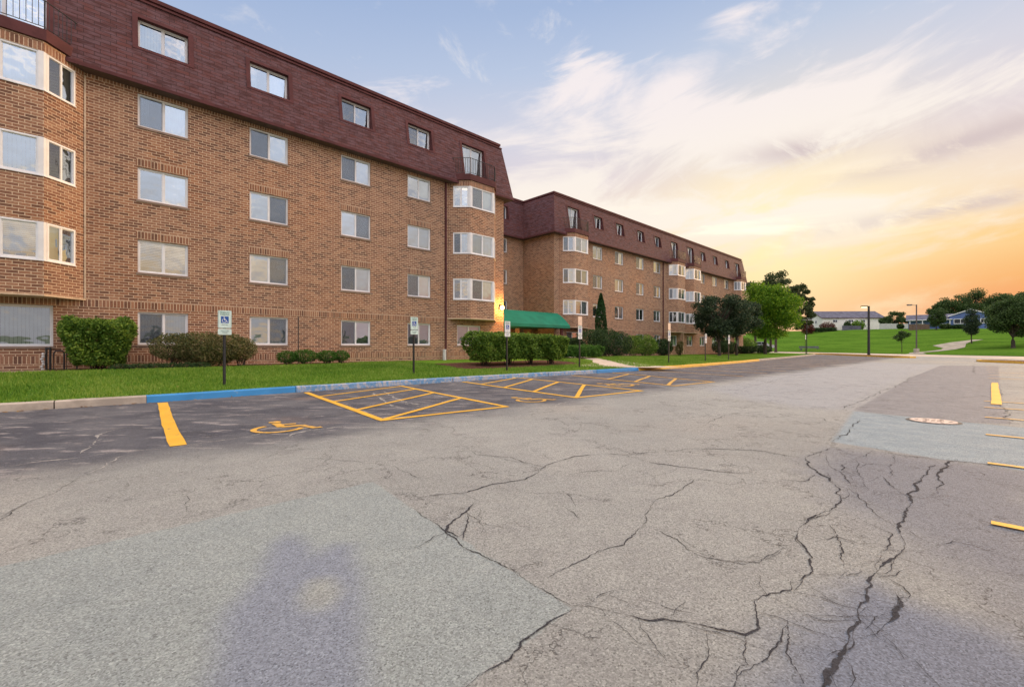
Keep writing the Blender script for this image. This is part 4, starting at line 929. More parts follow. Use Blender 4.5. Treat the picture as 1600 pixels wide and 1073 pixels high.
# canopy
M['green']=simple('green_canvas',(.006,.19,.115),.7,0,.3,.1,1.5,.1)
cv=MB(); tl,tr=19.72,28.75; f,bk=23.2,28.15; zv0,zv1,zr=2.66,2.88,3.95
P0=(tl,f,zv1);P1=(tr,f,zv1);Q0=(tl+.0,f+1.25,zr-.05);Q1=(tr-.15,f+1.2,zr-.05)
ns=10
for i in range(ns):
    for (a,b) in ((i/ns,(i+1)/ns),):
        def pp(fr,k):
            x0=tl+(tr-tl)*fr; x1=Q0[0]+(Q1[0]-Q0[0])*fr; s_=math.sin(k*math.pi/2); return (x0+(x1-x0)*k,f+1.25*k,zv1+(zr-zv1)*(.55*k+.45*s_)-.02*abs(math.sin(fr*math.pi*5))*math.sin(k*math.pi))
        for k in range(5): cv.quad([pp(a,k/5),pp(b,k/5),pp(b,(k+1)/5),pp(a,(k+1)/5)])
cv.quad([(tl,f-.012,zv0),(tr,f-.012,zv0),(tr,f-.012,zv1),(tl,f-.012,zv1)]); cv.quad([(tl,f-.012,zv1),(tr,f-.012,zv1),(tr,f,zv1+.0),(tl,f,zv1)])
cv.quad([(tr,f-.012,zv0),(tr,D2-.02,zv0),(tr,D2-.02,zr-.4),(Q1[0],f+1.2,zr-.0),(tr,f,zv1)])
cv.quad([(tl,f+1.25,zr),(Q1[0],f+1.25,zr),(28.3,bk,zr+.05),(tl,bk,zr+.05)])
cv.quad([(tl,f,zv0+.06),(tl,bk,zv0+.06),(tr-.4,bk,zv0+.06),(tr,f,zv0+.06)])
cn=empty('entrance_canopy',(0,0,0),TH); cv.build('canvas','green',cn)
for x in (20.3,27.95):
    mb=MB(); mb.box(x-.09,x+.09,f+.15,f+.33,.2,2.70); mb.build('post','maroon',cn)
tag(cn,'dark green canvas entrance canopy on maroon posts in the corner between the two wings','canopy')
for x in (21.5,26.2): bk=MB(); bk.box(x,x+.5,26.5,27.0,0,2.71); bk.build('pillar','brick',B)
# lamp under canopy
cl=MB(); cl.prism([(21.9+.15*math.cos(a),27.3+.15*math.sin(a)) for a in [k*math.pi/6 for k in range(12)]],2.62,2.715); lo_=cl.build('lamp','lamp',cn)
def ptlight(name,t,D,z,e,col=(1,.55,.2),r=.15,par=None):
    l=bpy.data.lights.new(name,'POINT'); l.energy=e; l.color=col; l.shadow_soft_size=r; o=bpy.data.objects.new(name,l); COL.objects.link(o); o.location=(*xy(t,D),z); return o
ptlight('canopy_light',23.2,26.6,2.3,170); 
# wall lamp at the corner
wl=empty('wall_lamp',(*xy(19.28,D1),3.72),TH)
mb=MB(); mb.box(-.07,.07,-.03,-.002,-.12,.14); mb.tube([(0,-.03,.05),(0,-.16,.10),(0,-.24,.04)],.018,8); mb.build('bracket','black',wl)
mb=MB(); mb.sphere((0,-.24,-.06),.12,1,16); mb.build('globe','lamp',wl,True)
tag(wl,'glowing orange globe lamp on the brick corner just left of the green canopy','wall lamp')
ptlight('wall_lamp_light',19.28,D1-.5,3.65,230,(1,.45,.10),.12)
# ------------------------------------------------------------ plants
def bush(name,label,blobs,n,size,mat,cat='bush',group=None,loc=None,stems=True,shell=.35,squash=None,inner=None):
    """blobs in local t,D,z offsets from loc=(t,D)"""
    t,D=loc; z=float(lz(t,D)); e=empty(name,(*xy(t,D),z),TH)
    P=blobpts(blobs,n,shell)
    if squash: P=squash(P)
    P[:,2]=np.maximum(P[:,2],.01)
    sz=size
    if inner is not None: Q=inner(); sz=np.concatenate([np.full(len(P),size),np.full(len(Q),.11)]); P=np.concatenate([P,Q])
    link('foliage',leafmesh('foliage',P,sz,mat),e)
    # inner twig mass: dense short stems
    tw=MB(); k=int(14+4*len(blobs))
    for i in range(k):
        b=blobs[rnd.randrange(len(blobs))]; x0=b[0]+rnd.uniform(-.3,.3)*b[3]; y0=b[1]+rnd.uniform(-.3,.3)*b[4]; x1=b[0]+rnd.uniform(-.85,.85)*b[3]; y1=b[1]+rnd.uniform(-.8,.8)*b[4]; z1=b[2]+rnd.uniform(-.2,.7)*b[5]
        tw.tube([(x0,y0,-.02),((x0+x1)/2+rnd.uniform(-.05,.05),(y0+y1)/2,z1*.5),(x1,y1,max(.1,z1))],[.018,.012,.005],5)
    tw.build('stem','bark',e)
    tag(e,label,cat,group); return e
def boxy(hx,hy,z1,taper=.0,rad=.18,z0=.1):
    def f(P):
        n=len(P); side=rng.random(n); u=rng.uniform(-1,1,(n,3)); face=rng.integers(0,5,n); Q=u.copy()
        Q[face==0,0]=1;Q[face==1,0]=-1;Q[face==2,1]=-1;Q[face==3,1]=1;Q[face==4,2]=1
        Q[(face==3)&(side<.6),1]=-1
        # round the corners
        m=np.abs(Q); ex=np.clip(m[:,0]-.65,0,1)**2+np.clip(m[:,1]-.65,0,1)**2+np.clip(m[:,2]-.65,0,1)**2; sc=1-.72*np.clip(ex-.1225,0,1)/.9*1.4; Q*=sc[:,None]
        Q*=(1-.10*rng.random(n)**1.5)[:,None]; x=Q[:,0]*hx; y=Q[:,1]*hy; z=z0+(Q[:,2]*.5+.5)*(z1-z0)
        tf=1-taper*(1-z/z1)**2; x*=tf; y*=tf
        w=.07*np.sin(x*4.3+z*3+y)+.05*np.sin(y*7+z*6+x*2)+.04*np.sin(x*11+z*9); x+=w*np.sign(Q[:,0])*.8; y+=w; z+=w*.6*(Q[:,2]>.8)
        return np.stack([x,y,z],1)+rng.normal(size=(n,3))*.03
    return f
def innerbox(hx,hy,z1,taper,z0):
    # dense interior leaves so that the hedge is not see-through
    n=int(3800*hx*hy*z1); u=rng.uniform(-.88,.88,(n,3)); z=z0+(u[:,2]*.5+.5)*(z1-z0); tf=1-taper*(1-z/z1)**2; return np.stack([u[:,0]*hx*tf,u[:,1]*hy*tf,z],1)
def hedge(name,label,t,D,hx,hy,z1,n,size,mat,taper=.25,z0=.08,group=None,cat='hedge'):
    e=bush(name,label,[(0,0,z1*.5,hx*.7,hy*.7,z1*.4)],n,size,mat,cat,group,(t,D),squash=boxy(hx,hy,z1,taper,z0=z0),inner=lambda:innerbox(hx,hy,z1,taper,z0)); return e
hedge('hedge','large squared green hedge shrub left of the first parking sign, narrowing to its base',.35,20.2,.88,.75,1.64,12000,.085,'f_box',.42,cat='shrub')
bl=[(-.95,0,.75,.75,.6,.50),(-.2,-.1,.72,.8,.65,.58),(.55,0,.76,.8,.65,.55),(1.15,.1,.66,.55,.55,.46),(0,0,.4,1.0,.5,.35)]
bush('shrub','wide loose brownish green shrub behind the first parking sign',bl,24000,.06,'f_brown','shrub',None,(3.3,19.9))
bush('shrub','small dark green rounded shrub, left one of the close pair by the wall',[(-.40,0,.32,.42,.42,.26),(.25,-.05,.36,.55,.5,.28)],7000,.045,'f_small','shrub','pair of small clipped shrubs at the wall',(6.55,20.0))
bush('shrub','small dark green rounded shrub, right one of the close pair by the wall',[(-.25,0,.33,.48,.45,.26),(.38,.02,.34,.36,.42,.25)],6000,.045,'f_small','shrub','pair of small clipped shrubs at the wall',(8.05,20.0))
bush('ground_cover','low spreading bluish green ground cover between the two large shrubs',[(k*.42-1,-.1*(k%2),.08,.35,.35,.13) for k in range(6)],5000,.05,'f_dark','ground cover',None,(1.9,19.25))
hedge('shrub','leftmost clipped green shrub of the hedge row in front of the entrance canopy',13.35,15.7,.85,.8,1.47,7000,.095,'f_box',.38,z0=.15,cat='shrub')
hedge('shrub','clipped green shrub directly behind the third parking sign in the hedge row',14.75,15.6,.85,.8,1.45,7500,.095,'f_box',.30,z0=.22,cat='shrub')
hedge('shrub','clipped green shrub in the hedge row just left of its rounded right end shrub',16.0,15.4,.8,.75,1.42,6500,.095,'f_box',.35,z0=.22,cat='shrub')
hedge('shrub','rounded clipped dark green shrub at the right end of the entrance hedge row',17.05,15.0,.7,.72,1.42,6500,.095,'f_box',.5,z0=.2,cat='shrub')
hedge('hedge','low clipped bright green box hedge beside the entrance walk',23.1,17.9,2.1,.75,.80,12000,.07,'f_small',.15)
hedge('hedge','dark low hedge under the window right of the canopy post',26.3,21.5,1.4,.6,1.35,6000,.09,'f_dark',.1)
bush('shrub','large dark rounded shrub below the slim evergreen',[(-1.6,0,1.1,1.6,1.2,1.0),(0,0,1.15,1.6,1.2,1.05),(1.7,0,1.0,1.5,1.2,1.0)],13000,.11,'f_dark','shrub',None,(29.4,20.3))
bush('shrub','lighter green rounded shrub between the dark shrub and the wall corner',[(-1.3,0,1.0,1.3,1.0,.9),(.6,0,1.05,1.4,1.1,.95),(1.8,.2,.85,.9,.9,.8)],9000,.11,'f_box','shrub',None,(37.0,21.6))
bush('shrub','dark narrow shrub behind the fifth parking sign',[(0,0,.9,1.1,.8,.85),(.9,.1,.8,.8,.7,.7)],5000,.12,'f_dark','shrub',None,(42.6,22.4))
bush('shrub','tall straggly young shrub against the wall under the third bay',[(0,0,.7,.45,.4,.6),(.3,0,1.2,.35,.35,.35)],1200,.12,'f_brown','shrub',None,(47.3,22.9))
bush('shrub','dark reddish green shrub behind the trunk of the dark tree',[(-1.6,0,.9,1.3,.9,.75),(.2,0,.95,1.4,.9,.85),(2,0,.8,1.3,.9,.75)],7000,.13,'f_dark','shrub',None,(58.5,22.3))
bush('shrub','low rounded dark shrub right of the dark tree, near the building end',[(-1.3,0,.5,1.3,.9,.5),(1.2,0,.5,1.3,.9,.5)],5000,.13,'f_dark','shrub',None,(65,22))
bush('shrub','low dark shrub beside the trunk of the bright green tree',[(-1,0,.6,1.1,.9,.6),(.9,0,.55,1.1,.9,.55)],4000,.13,'f_dark','shrub',None,(70.5,21.6))
bush('shrub','taller green shrub beyond the end of the building',[(-1,0,1.2,1.6,1.3,1.1),(1.4,0,1.0,1.3,1.2,1.0)],5000,.17,'f_box','shrub',None,(75.5,25.5))
# columnar evergreen
t,D=32.5,22.8; e=empty('evergreen',(*xy(t,D),float(lz(t,D))),TH); n=9000; z=rng.random(n)**.85*5.35; rr=.50*np.clip(np.sin(np.clip((z+1.1)/6.5,0,1)*math.pi),0,1)**.75*(1-.25*rng.random(n)**2); a=rng.random(n)*6.283; rr*=1+.08*np.sin(a*5+z*3)
link('foliage',leafmesh('foliage',np.stack([rr*np.cos(a),rr*np.sin(a),z+.1],1),.12,'f_ever'),e); mb=MB(); mb.tube([(0,0,-.1),(0,0,4.8)],[.08,.02],7); mb.build('trunk','bark',e); tag(e,'slim dark columnar evergreen against the brick wall right of the canopy','evergreen tree')
def tree(name,label,x,y,z,H,crown,n,size,mat,cat='tree',group=None,seed=1,tr=.16,fork=.32,shell=.75,nb=46,bs=1.):
    """crown=(cx,cy,cz,rx,ry,rz) local"""
    r_=random.Random(seed); e=empty(name,(x,y,z),r_.uniform(0,.5)); cx,cy,cz,rx,ry,rz=crown; bl=[]
    for i in range(nb):
        while True:
            d=Vector((r_.uniform(-1,1),r_.uniform(-1,1),r_.uniform(-1,1)))
            if d.length<1 and d.length>.25: break
        if d.length<.62: d=d.normalized()*r_.uniform(.5,.86)
        s=r_.uniform(.20,.36)*min(rx,rz)*bs; bl.append((cx+d.x*(rx-s*.6),cy+d.y*(ry-s*.6),cz+d.z*(rz-s*.6),s*1.15,s*1.15,s*.8))
    P=blobpts(bl,n,shell); link('crown',leafmesh('crown',P,size,mat,.6),e)
    mb=MB(); f=H*fork; top=cz+rz*.55
    mb.tube([(0,0,-.3),(.02,0,.25),(r_.uniform(-.06,.06),0,f*.6),(0,.04,f),(cx*.6,cy*.6,(f+top)/2),(cx,cy,top)],[tr*1.5,tr*1.1,tr,tr*.85,tr*.5,tr*.12],9)
    mb.build('trunk','bark',e); lb=MB()
    for b in bl[::2]:
        s0=r_.uniform(.0,.5); z0=f*.85+(top-f)*s0; mid=(b[0]*.45,b[1]*.45,z0*.5+b[2]*.5-.1); lb.tube([(cx*s0*.6,cy*s0*.6,z0),mid,b[:3]],[tr*.45,tr*.26,tr*.06],6)
    lb.build('limb','bark',e); tag(e,label,cat,group); return e
tree('tree','dark rounded tree on the lawn in front of the far brick wing',*xy(46.3,18.2),float(lz(46.3,18.2)),6.9,(.1,0,4.1,3.35,3.1,2.6),21000,.17,'f_tree',seed=3,tr=.14,fork=.26,nb=52,bs=.85)
x_,y_=xy(50.5,19.0); tree('tree','second dark spreading tree just right of and behind the dark lawn tree',x_+1.5,y_+1.0,.2,6.5,(.2,0,4.2,2.6,2.6,2.2),18000,.18,'f_tree',seed=8,tr=.12,fork=.28,nb=46)
tree('tree','bright yellow green tree at the end of the far brick wing',32.2,57,.2,9.3,(.3,0,5.5,4.0,3.8,4.0),50000,.20,'f_bright',seed=5,tr=.19,fork=.25,nb=80)
for k,(u,Y,top,wd_,sd_,lean) in enumerate(((1180,92,15.2,5.5,11,0),(1196,95,17.2,6.,12,1.2),(1204,96,17.6,6.2,13,3.6),(1212,90,14.0,4.0,14,5.4))):
    x=(u-800)/700*Y; tree('tall_tree',['tall open crowned tree nearest the building end, behind the bright tree','tall open crowned tree rising behind the left half of the bright tree','tallest open crowned tree rising behind the right half of the bright tree','lower sparse dark tree at the right edge of the tall group, against the orange sky'][k],x,Y,.2,top,(lean,0,top*.62,wd_*.62,wd_*.6,top*.37),9000,.36,'f_pine','tree','tall trees behind the building end',sd_,.22,.4,.8,30)
def hx(u,Y): return (u-800)/700*Y
def htree(name,label,u,Y,H,cr,n,size,mat,seed,tr=.16,fork=.3,group=None,nb=40,shell=.75,bs=1.):
    x=hx(u,Y); return tree(name,label,x,Y,float(hz(x,Y)),H,cr,n,size,mat,'tree',group,seed,tr,fork,shell,nb,bs)
htree('sapling','small sparse young tree on the grass slope beside the footpath',1409,73,3.7,(0,0,2.7,1.3,1.3,.95),2200,.17,'f_far',21,.045,.5,nb=22,bs=1.3)
htree('tree','narrow upright dark tree on the slope in front of the blue house',1518,80,6.6,(0,0,3.9,1.1,1.05,2.8),12000,.17,'f_tree',22,.09,.18,nb=70,bs=1.7)
htree('tree','big spreading dark green tree at the right edge on the slope',1583,68,9.0,(1.2,0,4.9,3.7,3.6,3.5),28000,.24,'f_far',23,.22,.2,nb=80)
htree('tree','conical dark tree in front of the left end of the blue house',1463,118,6.5,(0,0,3.6,2.2,2.2,2.9),9000,.26,'f_far',24,.14,.12)
htree('tree','round dark tree on the ridge between the two houses',1398,150,6.5,(0,0,3.0,4.4,4.0,3.1),9000,.36,'f_far',25,.2,.1)
for k,(u,Y,H,w) in enumerate(((1474,155,10.5,4),(1497,155,13.5,7),(1525,150,14,7),(1555,148,12.5,7),(1585,150,13,7.5),(1612,150,14,7.5),(1640,150,13,7))):
    htree('tree',['leftmost tree of the tall row behind the blue house','second tree from the left in the tall row behind the blue house','third tree from the left in the tall row behind the blue house','fourth tree from the left in the tall row behind the blue house','fifth tree from the left in the tall row behind the big right tree','sixth tree from the left in the tall row behind the big right tree','last tree of the tall row, at the right edge of the picture'][k],u,Y,H,(0,0,H*.55,w*.8,w*.7,H*.42),9000,.42,'f_far',40+k,.25,.25,'row of tall trees behind the blue house',36)
def ybush(label,u,Y,w,h,mat,seed,name='shrub',cat='shrub'):
    x=hx(u,Y); e=empty(name,(x,Y,float(hz(x,Y))),0); P=blobpts([(0,0,h*.5,w,w*.7,h*.52),(w*.5,0,h*.4,w*.6,w*.5,h*.4),(-w*.5,0,h*.42,w*.6,w*.5,h*.42)],2500,.6); P[:,2]=np.maximum(P[:,2],0); link('foliage',leafmesh('foliage',P,.3,mat),e)
    tw=MB(); [tw.tube([(0,0,-.2),(rnd.uniform(-.5,.5)*w,0,h*.6)],[.06,.02],5) for _ in range(4)]; tw.build('stem','bark',e); tag(e,label,cat)
ybush('dark red leaved shrub against the long beige house wall',1293,157,2.6,3.2,'f_red',1); ybush('dark cone shaped shrub in front of the long beige house',1324,157,1.2,3.2,'f_far',2); ybush('yellow green rounded bush in front of the long beige house',1341,157,2.1,3.5,'f_bright',3)
ybush('low dark bush at the foot of the blue house left part',1478,120,1.4,1.4,'f_far',4); ybush('low dark bush line under the blue gable window',1498,118,1.9,1.2,'f_dark',5); ybush('dark red tree like shrub at the left end of the beige house',1262,150,2.0,4.2,'f_red',6); ybush('small bush at the fence between the houses',1407,140,1.0,1.6,'f_far',7)
x0,x1=hx(1262,152),hx(1306,152)
e=empty('hedge',((x0+x1)/2,152,float(hz((x0+x1)/2,152)))); P=rng.uniform(-1,1,(5000,3)); P=np.stack([P[:,0]*(x1-x0)/2,P[:,1]*.8,.75+P[:,2]*.7],1); link('foliage',leafmesh('foliage',P,.3,'f_dark'),e); tag(e,'low dark hedge along the ridge at the left end of the beige house','hedge')
# ------------------------------------------------------------ distant houses
M['beige']=simple('beige_siding',(.78,.76,.72),.8,0,.3,.05,1); M['greyroof']=simple('grey_roof',(.13,.13,.17),.9,0,.2,.2,1); M['bluesid']=simple('blue_siding',(.11,.17,.38),.8,0,.3,.08,1); M['redbr']=simple('red_brick_far',(.22,.10,.08),.9)
def house(name,label,x,y,rz,L,W,h,rise,wm,wins,overh=.5,zb=None,trim='white'):
    z=float(hz(x,y)) if zb is None else zb; e=empty(name,(x,y,z),rz)
    mb=MB(); mb.box(0,L,0,W,-1.5,h,0,skip='t')
    for xx,s in ((0,-1),(L,1)): mb.quad([(xx,0,h),(xx,W,h),(xx,W/2,h+rise)])
    w=mb.build('wall',wm,e); rf=MB(); k=rise/(W/2); oz=overh*k
    for s in (0,1):
        a=[(-overh,-overh,h-oz),(L+overh,-overh,h-oz),(L+overh,W/2,h+rise),(-overh,W/2,h+rise)]
        if s: a=[(p[0],W-p[1],p[2]) for p in a][::-1]
        rf.quad([(p[0],p[1],p[2]+.18) for p in a]); rf.quad([(p[0],p[1],p[2]+.02) for p in a][::-1])
    for p,q in (((-overh,-overh),(L+overh,-overh)),((-overh,W+overh),(L+overh,W+overh))): rf.quad([(*p,h-oz+.02),(*q,h-oz+.02),(*q,h-oz+.18),(*p,h-oz+.18)],1)
    for xx in (-overh,L+overh):
        for yy in (-overh,W+overh): rf.quad([(xx,yy,h-oz-.06),(xx,W/2,h+rise-.06),(xx,W/2,h+rise+.18),(xx,yy,h-oz+.18)],1)
    rf.build('roof',['greyroof','white' if trim=='white' else 'maroon'],e)
    for (side,a,b,c,d) in wins:
        m=MB(); g=MB()
        def bx(m_,u0,u1,z0,z1,o,mi=0):
            if side=='f': m_.box(u0,u1,-o,.0,z0,z1,mi)
            elif side=='l': m_.box(-o,0,u0,u1,z0,z1,mi)
            else: m_.box(L,L+o,u0,u1,z0,z1,mi)
        t_=.14
        for q in ((a,b,c,c+t_),(a,b,d-t_,d),(a,a+t_,c+t_,d-t_),(b-t_,b,c+t_,d-t_),((a+b)/2-.05,(a+b)/2+.05,c+t_,d-t_)): bx(m,*q,.10)
        fo=m.build('window','white',e); bx(g,a+.05,b-.05,c+.05,d-.05,.04); g.build('pane','room',fo)
    tag(e,label,'house'); return e
x0=hx(1279,165); 
h1=house('house','long two storey beige house with grey gabled roof on the ridge',x0,163,R(-3),21.5,10,5.0,2.5,'beige',[('f',3.6,5.3,3.2,4.3),('f',9.2,10.9,3.2,4.3),('f',13.4,15.0,3.2,4.3),('l',3,4.2,3.0,4.2)],zb=6.6,trim='maroon')
mb=MB(); mb.box(8,13.5,-3.0,-.02,2.3,2.5); mb.box(8,8.2,-3,-2.8,-1,2.3); mb.box(13.3,13.5,-3,-2.8,-1,2.3); mb.build('deck','white',h1)
# the blue house: a gable facing the camera and a wing to its left
h2=house('house','blue sided house with white trimmed gable and two wide white windows',127.7,119.0,R(44.5),11,8.2,4.3,1.6,'bluesid',[('l',4.7,7.4,2.1,3.5),('l',1.0,2.3,2.1,3.4)],zb=5.3,overh=.35)
h3=house('house','low grey blue house wing with white porch posts left of the blue gable',hx(1419,131),131,R(-42),9.2,8,3.6,1.5,'bluesid',[('f',1.5,3.5,1,2.6),('f',7,9,1,2.4)],zb=5.2)
mb=MB()
for x in (.3,3.0,5.8,8.6): mb.box(x,x+.18,-1.4,-1.2,0,3.4)
mb.box(0,9.2,-1.6,-.02,3.4,3.6); mb.build('porch','white',h3); mb=MB(); mb.box(0,9,-.15,-.02,-1,1.0); mb.build('base_wall','redbr',h3)
# fences on the ridge
def fence(label,u0,u1,Y,h,mat,n):
    a,b=hx(u0,Y),hx(u1,Y); e=empty('fence',(a,Y,float(hz(a,Y))-.1)); L=b-a; mb=MB(); k=int(L/.16)
    for i in range(k): mb.box(i*L/k,i*L/k+L/k*.86,-.02,.02,.05,h+ (.03 if i%2 else 0))
    mb.box(0,L,.021,.06,.4,.5); mb.box(0,L,.021,.06,h-.4,h-.3); mb.build('board_panel',mat,e)
    for i in range(n+1): mb=MB(); x=L*i/n; mb.box(x-.06,x+.06,-.075,-.021,0,h+.12); mb.build('post',mat,e)
    tag(e,label,'fence')
M['fencew']=simple('pale_fence',(.50,.52,.50),.8); M['fenceb']=simple('brown_fence',(.17,.12,.09),.9)
fence('pale board fence along the ridge between the two houses',1374,1420,146,1.9,'fencew',5); fence('grey board fence in front of the long beige house',1316,1345,152,1.7,'greyroof',4); fence('brown board fence below the low house wing',1420,1452,124,1.8,'fenceb',5)
# ------------------------------------------------------------ street lamps, signs
def hexm(): pass
def pole(label,x,y,z,H,arm,head,glow=False,rad=.07,foot=False,az=0,cat='street lamp'):
    e=empty('street_lamp',(x,y,z),az); mb=MB(); mb.tube([(0,0,-.1),(0,0,.4),(0,0,H)],[rad*1.25,rad*1.1,rad*.85],10); mb.build('pole','black' if not foot else 'polegrey',e)
    if foot: mb=MB(); mb.tube([(0,0,-.3),(0,0,.75)],[.36,.34],14); mb.build('concrete_base','concrete',e)
    else: mb=MB(); mb.box(-.16,.16,-.16,.16,-.02,.05); mb.build('base_plate','black',e)
    for s in ([-1] if arm>0 else [-1,1]):
        a=abs(arm); mb=MB(); mb.tube([(0,0,H-.12),(s*a,0,H-.06)],.035,8); mb.build('arm','black' if not foot else 'polegrey',e)
        mb=MB(); mb.box(s*a-.32,s*a+.32,-.15,.15,H-.12,H+.02); hd=mb.build('lamp_head','black' if not foot else 'polegrey',e)
        mb=MB(); mb.box(s*a-.26,s*a+.26,-.12,.12,H-.19,H-.122); mb.build('lens','lamp2' if glow else 'pipe',hd)
    tag(e,label,cat); return e
M['polegrey']=simple('pole_bronze',(.10,.08,.08),.6)
pole('tall black lamp post on the yellow kerbed island with its lamp lit',43.0,54,.15,5.9,.55,1,True,.13)
pole('tall thin lamp post on a round concrete base at the foot of the grass slope',63.2,70,.12,7.6,1.1,1,False,.09,True)
pole('slim dark lamp post at the tip of the lawn with two small heads',39.8,60.5,.16,4.75,-.35,1,False,.055)
M['signw']=simple('sign_white',(.62,.78,.74),.45,0,.5,.06,6); M['signw2']=simple('sign_white_plain',(.78,.80,.80),.45,0,.5,.05,6); M['signb']=simple('sign_blue',(.012,.085,.36),.45,0,.5,.05,4); M['signg']=simple('sign_green',(.01,.16,.09),.5); M['signy']=simple('sign_peach',(.80,.60,.46),.5,0,.5,.08,8); M['signink']=simple('sign_ink',(.02,.10,.10),.6)
def textobj(s,size,x,y,z,par,mat,name='lettering'):
    cu=bpy.data.curves.new(name,'FONT'); cu.body=s; cu.size=size; cu.align_x='CENTER'; cu.align_y='CENTER'; cu.extrude=.0012; o=bpy.data.objects.new('tmp',cu); COL.objects.link(o)
    dg=bpy.context.evaluated_depsgraph_get(); me=bpy.data.meshes.new_from_object(o.evaluated_get(dg)); me.name=name; bpy.data.objects.remove(o); me.materials.clear(); me.materials.append(M[mat])
    q=link(name,me,par,(x,y,z)); q.rotation_euler=(R(90),0,0); return q
def rrect(w,h,r,n=4):
    P=[]
    for cx,cy,a0 in ((w/2-r,h/2-r,0),(-w/2+r,h/2-r,90),(-w/2+r,-h/2+r,180),(w/2-r,-h/2+r,270)):
        P+=[(cx+r*math.cos(R(a0+90*k/n)),cy+r*math.sin(R(a0+90*k/n))) for k in range(n+1)]
    return P
def plate(name,w,h,z,par,mat,y=-.04,th=.006,r=.025,x=0):
    mb=MB(); P=rrect(w,h,r); n=len(P)
    mb.quad([(x+p[0],y,z+p[1]) for p in P]); mb.quad([(x+p[0],y+th,z+p[1]) for p in reversed(P)])
    for i in range(n): a,b=P[i],P[(i+1)%n]; mb.quad([(x+a[0],y+th,z+a[1]),(x+b[0],y+th,z+b[1]),(x+b[0],y,z+b[1]),(x+a[0],y,z+a[1])])
    return mb.build(name,mat,par)
def sign(label,t,D,H,extra=False,rz=0,short=False,mat='signw'):
    z=float(lz(t,D)); e=empty('parking_sign',(*xy(t,D),z),TH+rz); H=H-z
    mb=MB(); mb.box(-.022,.022,-.03,.03,-.2,H-.02 if not short else H-.05); mb.box(-.034,.034,.012,.018,-.2,H-.05); mb.build('post','black',e)
    zt=H
    if extra: plate('notice_panel',.30,.42,H-.21,e,'signy',-.042); zt=H-.44
    sp=plate('sign_panel',.305,.457,zt-.2285,e,mat,-.040)
    if not short:
        bp=plate('border',.285,.437,zt-.2285,sp,'signg',-.0410,.0005,.02); plate('face',.277,.429,zt-.2285,sp,mat,-.0425,.0005,.017)
        textobj('RESERVED',.048,0,-.045,zt-.055,sp,'signg'); textobj('PARKING',.050,0,-.045,zt-.108,sp,'signg'); textobj('$250 FINE',.030,0,-.045,zt-.375,sp,'signink')
    zs=zt-.24; plate('symbol_panel',.175,.175,zs,sp,'signb',-.0435,.0008,.006)
    mb=MB()
    for k,p in enumerate(SYM): mb.quad([((a-.5)*.15,-.0450-.00003*k,zs+(b-.5)*.15) for a,b in p])
    mb.build('wheelchair_symbol','signw2',sp)
    lp=plate('fine_panel',.305,.152,zt-.457-.02-.076,e,mat,-.040)
    if not short: textobj('VIOLATORS',.034,0,-.0425,zt-.457-.02-.055,lp,'signink'); textobj('TOWED',.034,0,-.0425,zt-.457-.02-.10,lp,'signink')
    for z_ in (zt-.03,zt-.43): mb=MB(); mb.tube([(0,-.048,z_),(0,-.03,z_)],.009,6); mb.build('bolt','pipe',e)
    tag(e,label,'parking sign','parking signs along the kerb'); return e
sign('nearest disabled parking sign, on a black post in front of the brownish shrub',2.65,13.6,2.13)
sign('second nearest disabled parking sign, in front of a ground floor window',8.65,14.2,2.26)
sign('white disabled parking sign on a black post in front of the long clipped hedge',12.58,13.46,2.23,mat='signw2')
sign('disabled parking sign with an extra peach panel on top, beside the entrance walk',17.07,13.2,2.62,True,mat='signw2')
sign('disabled parking sign with an extra peach panel on top, in front of the third bay',25.42,12.95,2.60,True,mat='signw2')
sign('disabled parking sign left of the dark tree trunk, without extra panel',30.6,12.95,2.05,mat='signw2')
sign('farthest disabled parking sign, right of the dark tree trunk',34.8,13.0,2.03,mat='signw2')
e=sign('small white road sign standing beside the slim dark lamp post',60,18,2.9,mat='signw2',short=True); e.location=(41.9,64,.12); e['group']=''; del e['group']; e['category']='sign'
# wall-foot items
mb=MB(); t,D=14.75,20.95; e=empty('vent_pipe',(*xy(t,D),float(lz(t,D))),TH); mb.tube([(0,0,-.1),(0,0,.55)],.10,14); mb.tube([(0,0,.55),(0,0,.60)],[.115,.10],14); mb.build('pipe','pipe',e); tag(e,'short pale grey pipe standing at the wall foot beside the downspout','pipe')
e=empty('bike_rack',(*xy(-.75,20.75),.43),TH); mb=MB()
for k in range(2):
    x=.05+k*.30; mb.tube([(x,0,-.1),(x,0,.55),(x+.04,0,.62),(x+.20,0,.62),(x+.24,0,.55),(x+.24,0,-.1)],.022,8)
mb.tube([(-.12,0.1,-.1),(-.12,.1,.74)],.03,8); mb.tube([(-.03,0.1,-.1),(-.03,.1,.74)],.03,8); mb.tube([(-.12,.1,.70),(-.03,.1,.70)],.03,8); mb.build('tube_frame','black',e)
mb=MB()
for k in range(7): mb.sphere((-.2-.02*math.sin(k*2),.05,.04+k*.08),.045,1,8)
mb.build('hose','pipe',e); tag(e,'black metal pipe rack at the wall foot left of the large green shrub','rack')
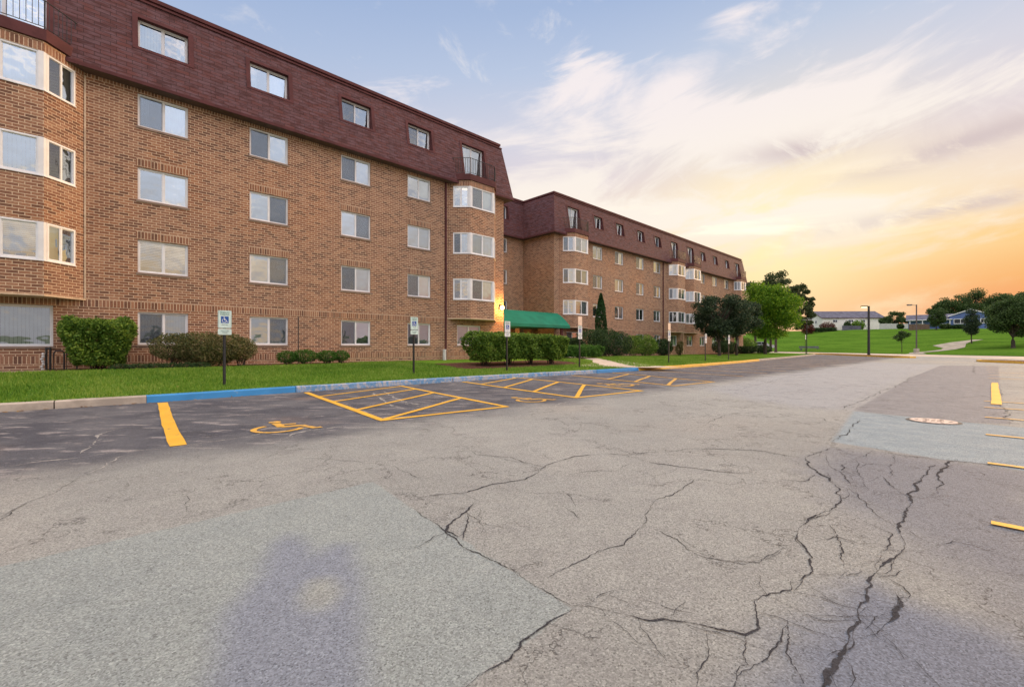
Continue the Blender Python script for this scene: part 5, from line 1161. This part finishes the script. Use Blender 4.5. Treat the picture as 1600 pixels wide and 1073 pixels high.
# ------------------------------------------------------------ parked car far away
def car(x,y,z,rz):
    e=empty('parked_car',(x,y,z),rz); M['carp']=simple('silver_paint',(.55,.60,.66),.3,.3,.6,.03,2); M['tyre']=simple('tyre',(.02,.02,.02),.8); M['carg']=simple('car_glass',(.03,.04,.05),.08)
    prof=[(0,.35),(0,.75),(.1,.95),(.55,1.05),(1.25,1.15),(2.0,1.68),(3.9,1.72),(4.55,1.2),(4.7,1.05),(4.75,.35)]; mb=MB(); W=.9
    def sec(p,s): x_,z_=p; w=W if z_<1.1 else W-.22*(z_-1.05)/.65; return (x_,s*w,z_)
    n=len(prof)
    for a,b in zip(prof,prof[1:]+prof[:1]): mb.quad([sec(a,-1),sec(b,-1),sec(b,1),sec(a,1)])
    low=[p for p in prof if p[1]<1.2]; 
    for s in (-1,1):
        mb.quad([sec(p,s) for p in (prof if s<0 else prof[::-1])])
    mb.build('body','carp',e)
    for s in (-1,1):
        g=MB()
        for q in ([(1.45,1.17),(2.05,1.60),(2.75,1.62),(2.75,1.17)],[(2.85,1.17),(2.85,1.62),(3.8,1.60),(4.25,1.2)]):
            g.quad([(sec(p,s)[0],sec(p,s)[1]+s*.015,p[1]) for p in q])
        g.build('side_window','carg',e)
    g=MB(); g.quad([(1.30,-.78,1.205),(1.95,-.66,1.675),(1.95,.66,1.675),(1.30,.78,1.205)]); g.build('windscreen','carg',e)
    for wx in (.85,3.8):
        for s in (-1,1):
            w=MB(); w.tube([(wx,s*.72,.33),(wx,s*.93,.33)],.33,16); wo=w.build('wheel','tyre',e); r_=MB(); r_.tube([(wx,s*.93,.33),(wx,s*.945,.33)],.20,12); r_.build('rim','pipe',wo)
    for s in (-1,1): h=MB(); h.box(-.02,.05,s*.75-.13,s*.75+.13,.72,.86); h.build('headlight','signw2',e)
    tag(e,'silver car parked beyond the lawn behind the bright green tree','car')
car(60.0,103,.55,R(172)); 
x,y=71,127
mb=MB(); e=empty('bench',(65.5,102,float(hz(65.5,102)))); mb.box(0,4.5,-.2,.2,.4,.5); mb.build('seat','greyroof',e)
for k in (.3,4.0): mb=MB(); mb.box(k,k+.15,-.2,.2,-.3,.4); mb.build('leg','greyroof',e)
mb=MB(); mb.box(0,4.5,.22,.27,.6,.95); mb.box(.3,.36,.2,.22,.4,.95); mb.box(4.0,4.06,.2,.22,.4,.95); mb.build('backrest','greyroof',e); tag(e,'long low dark grey bench on the grass right of the silver car','bench')
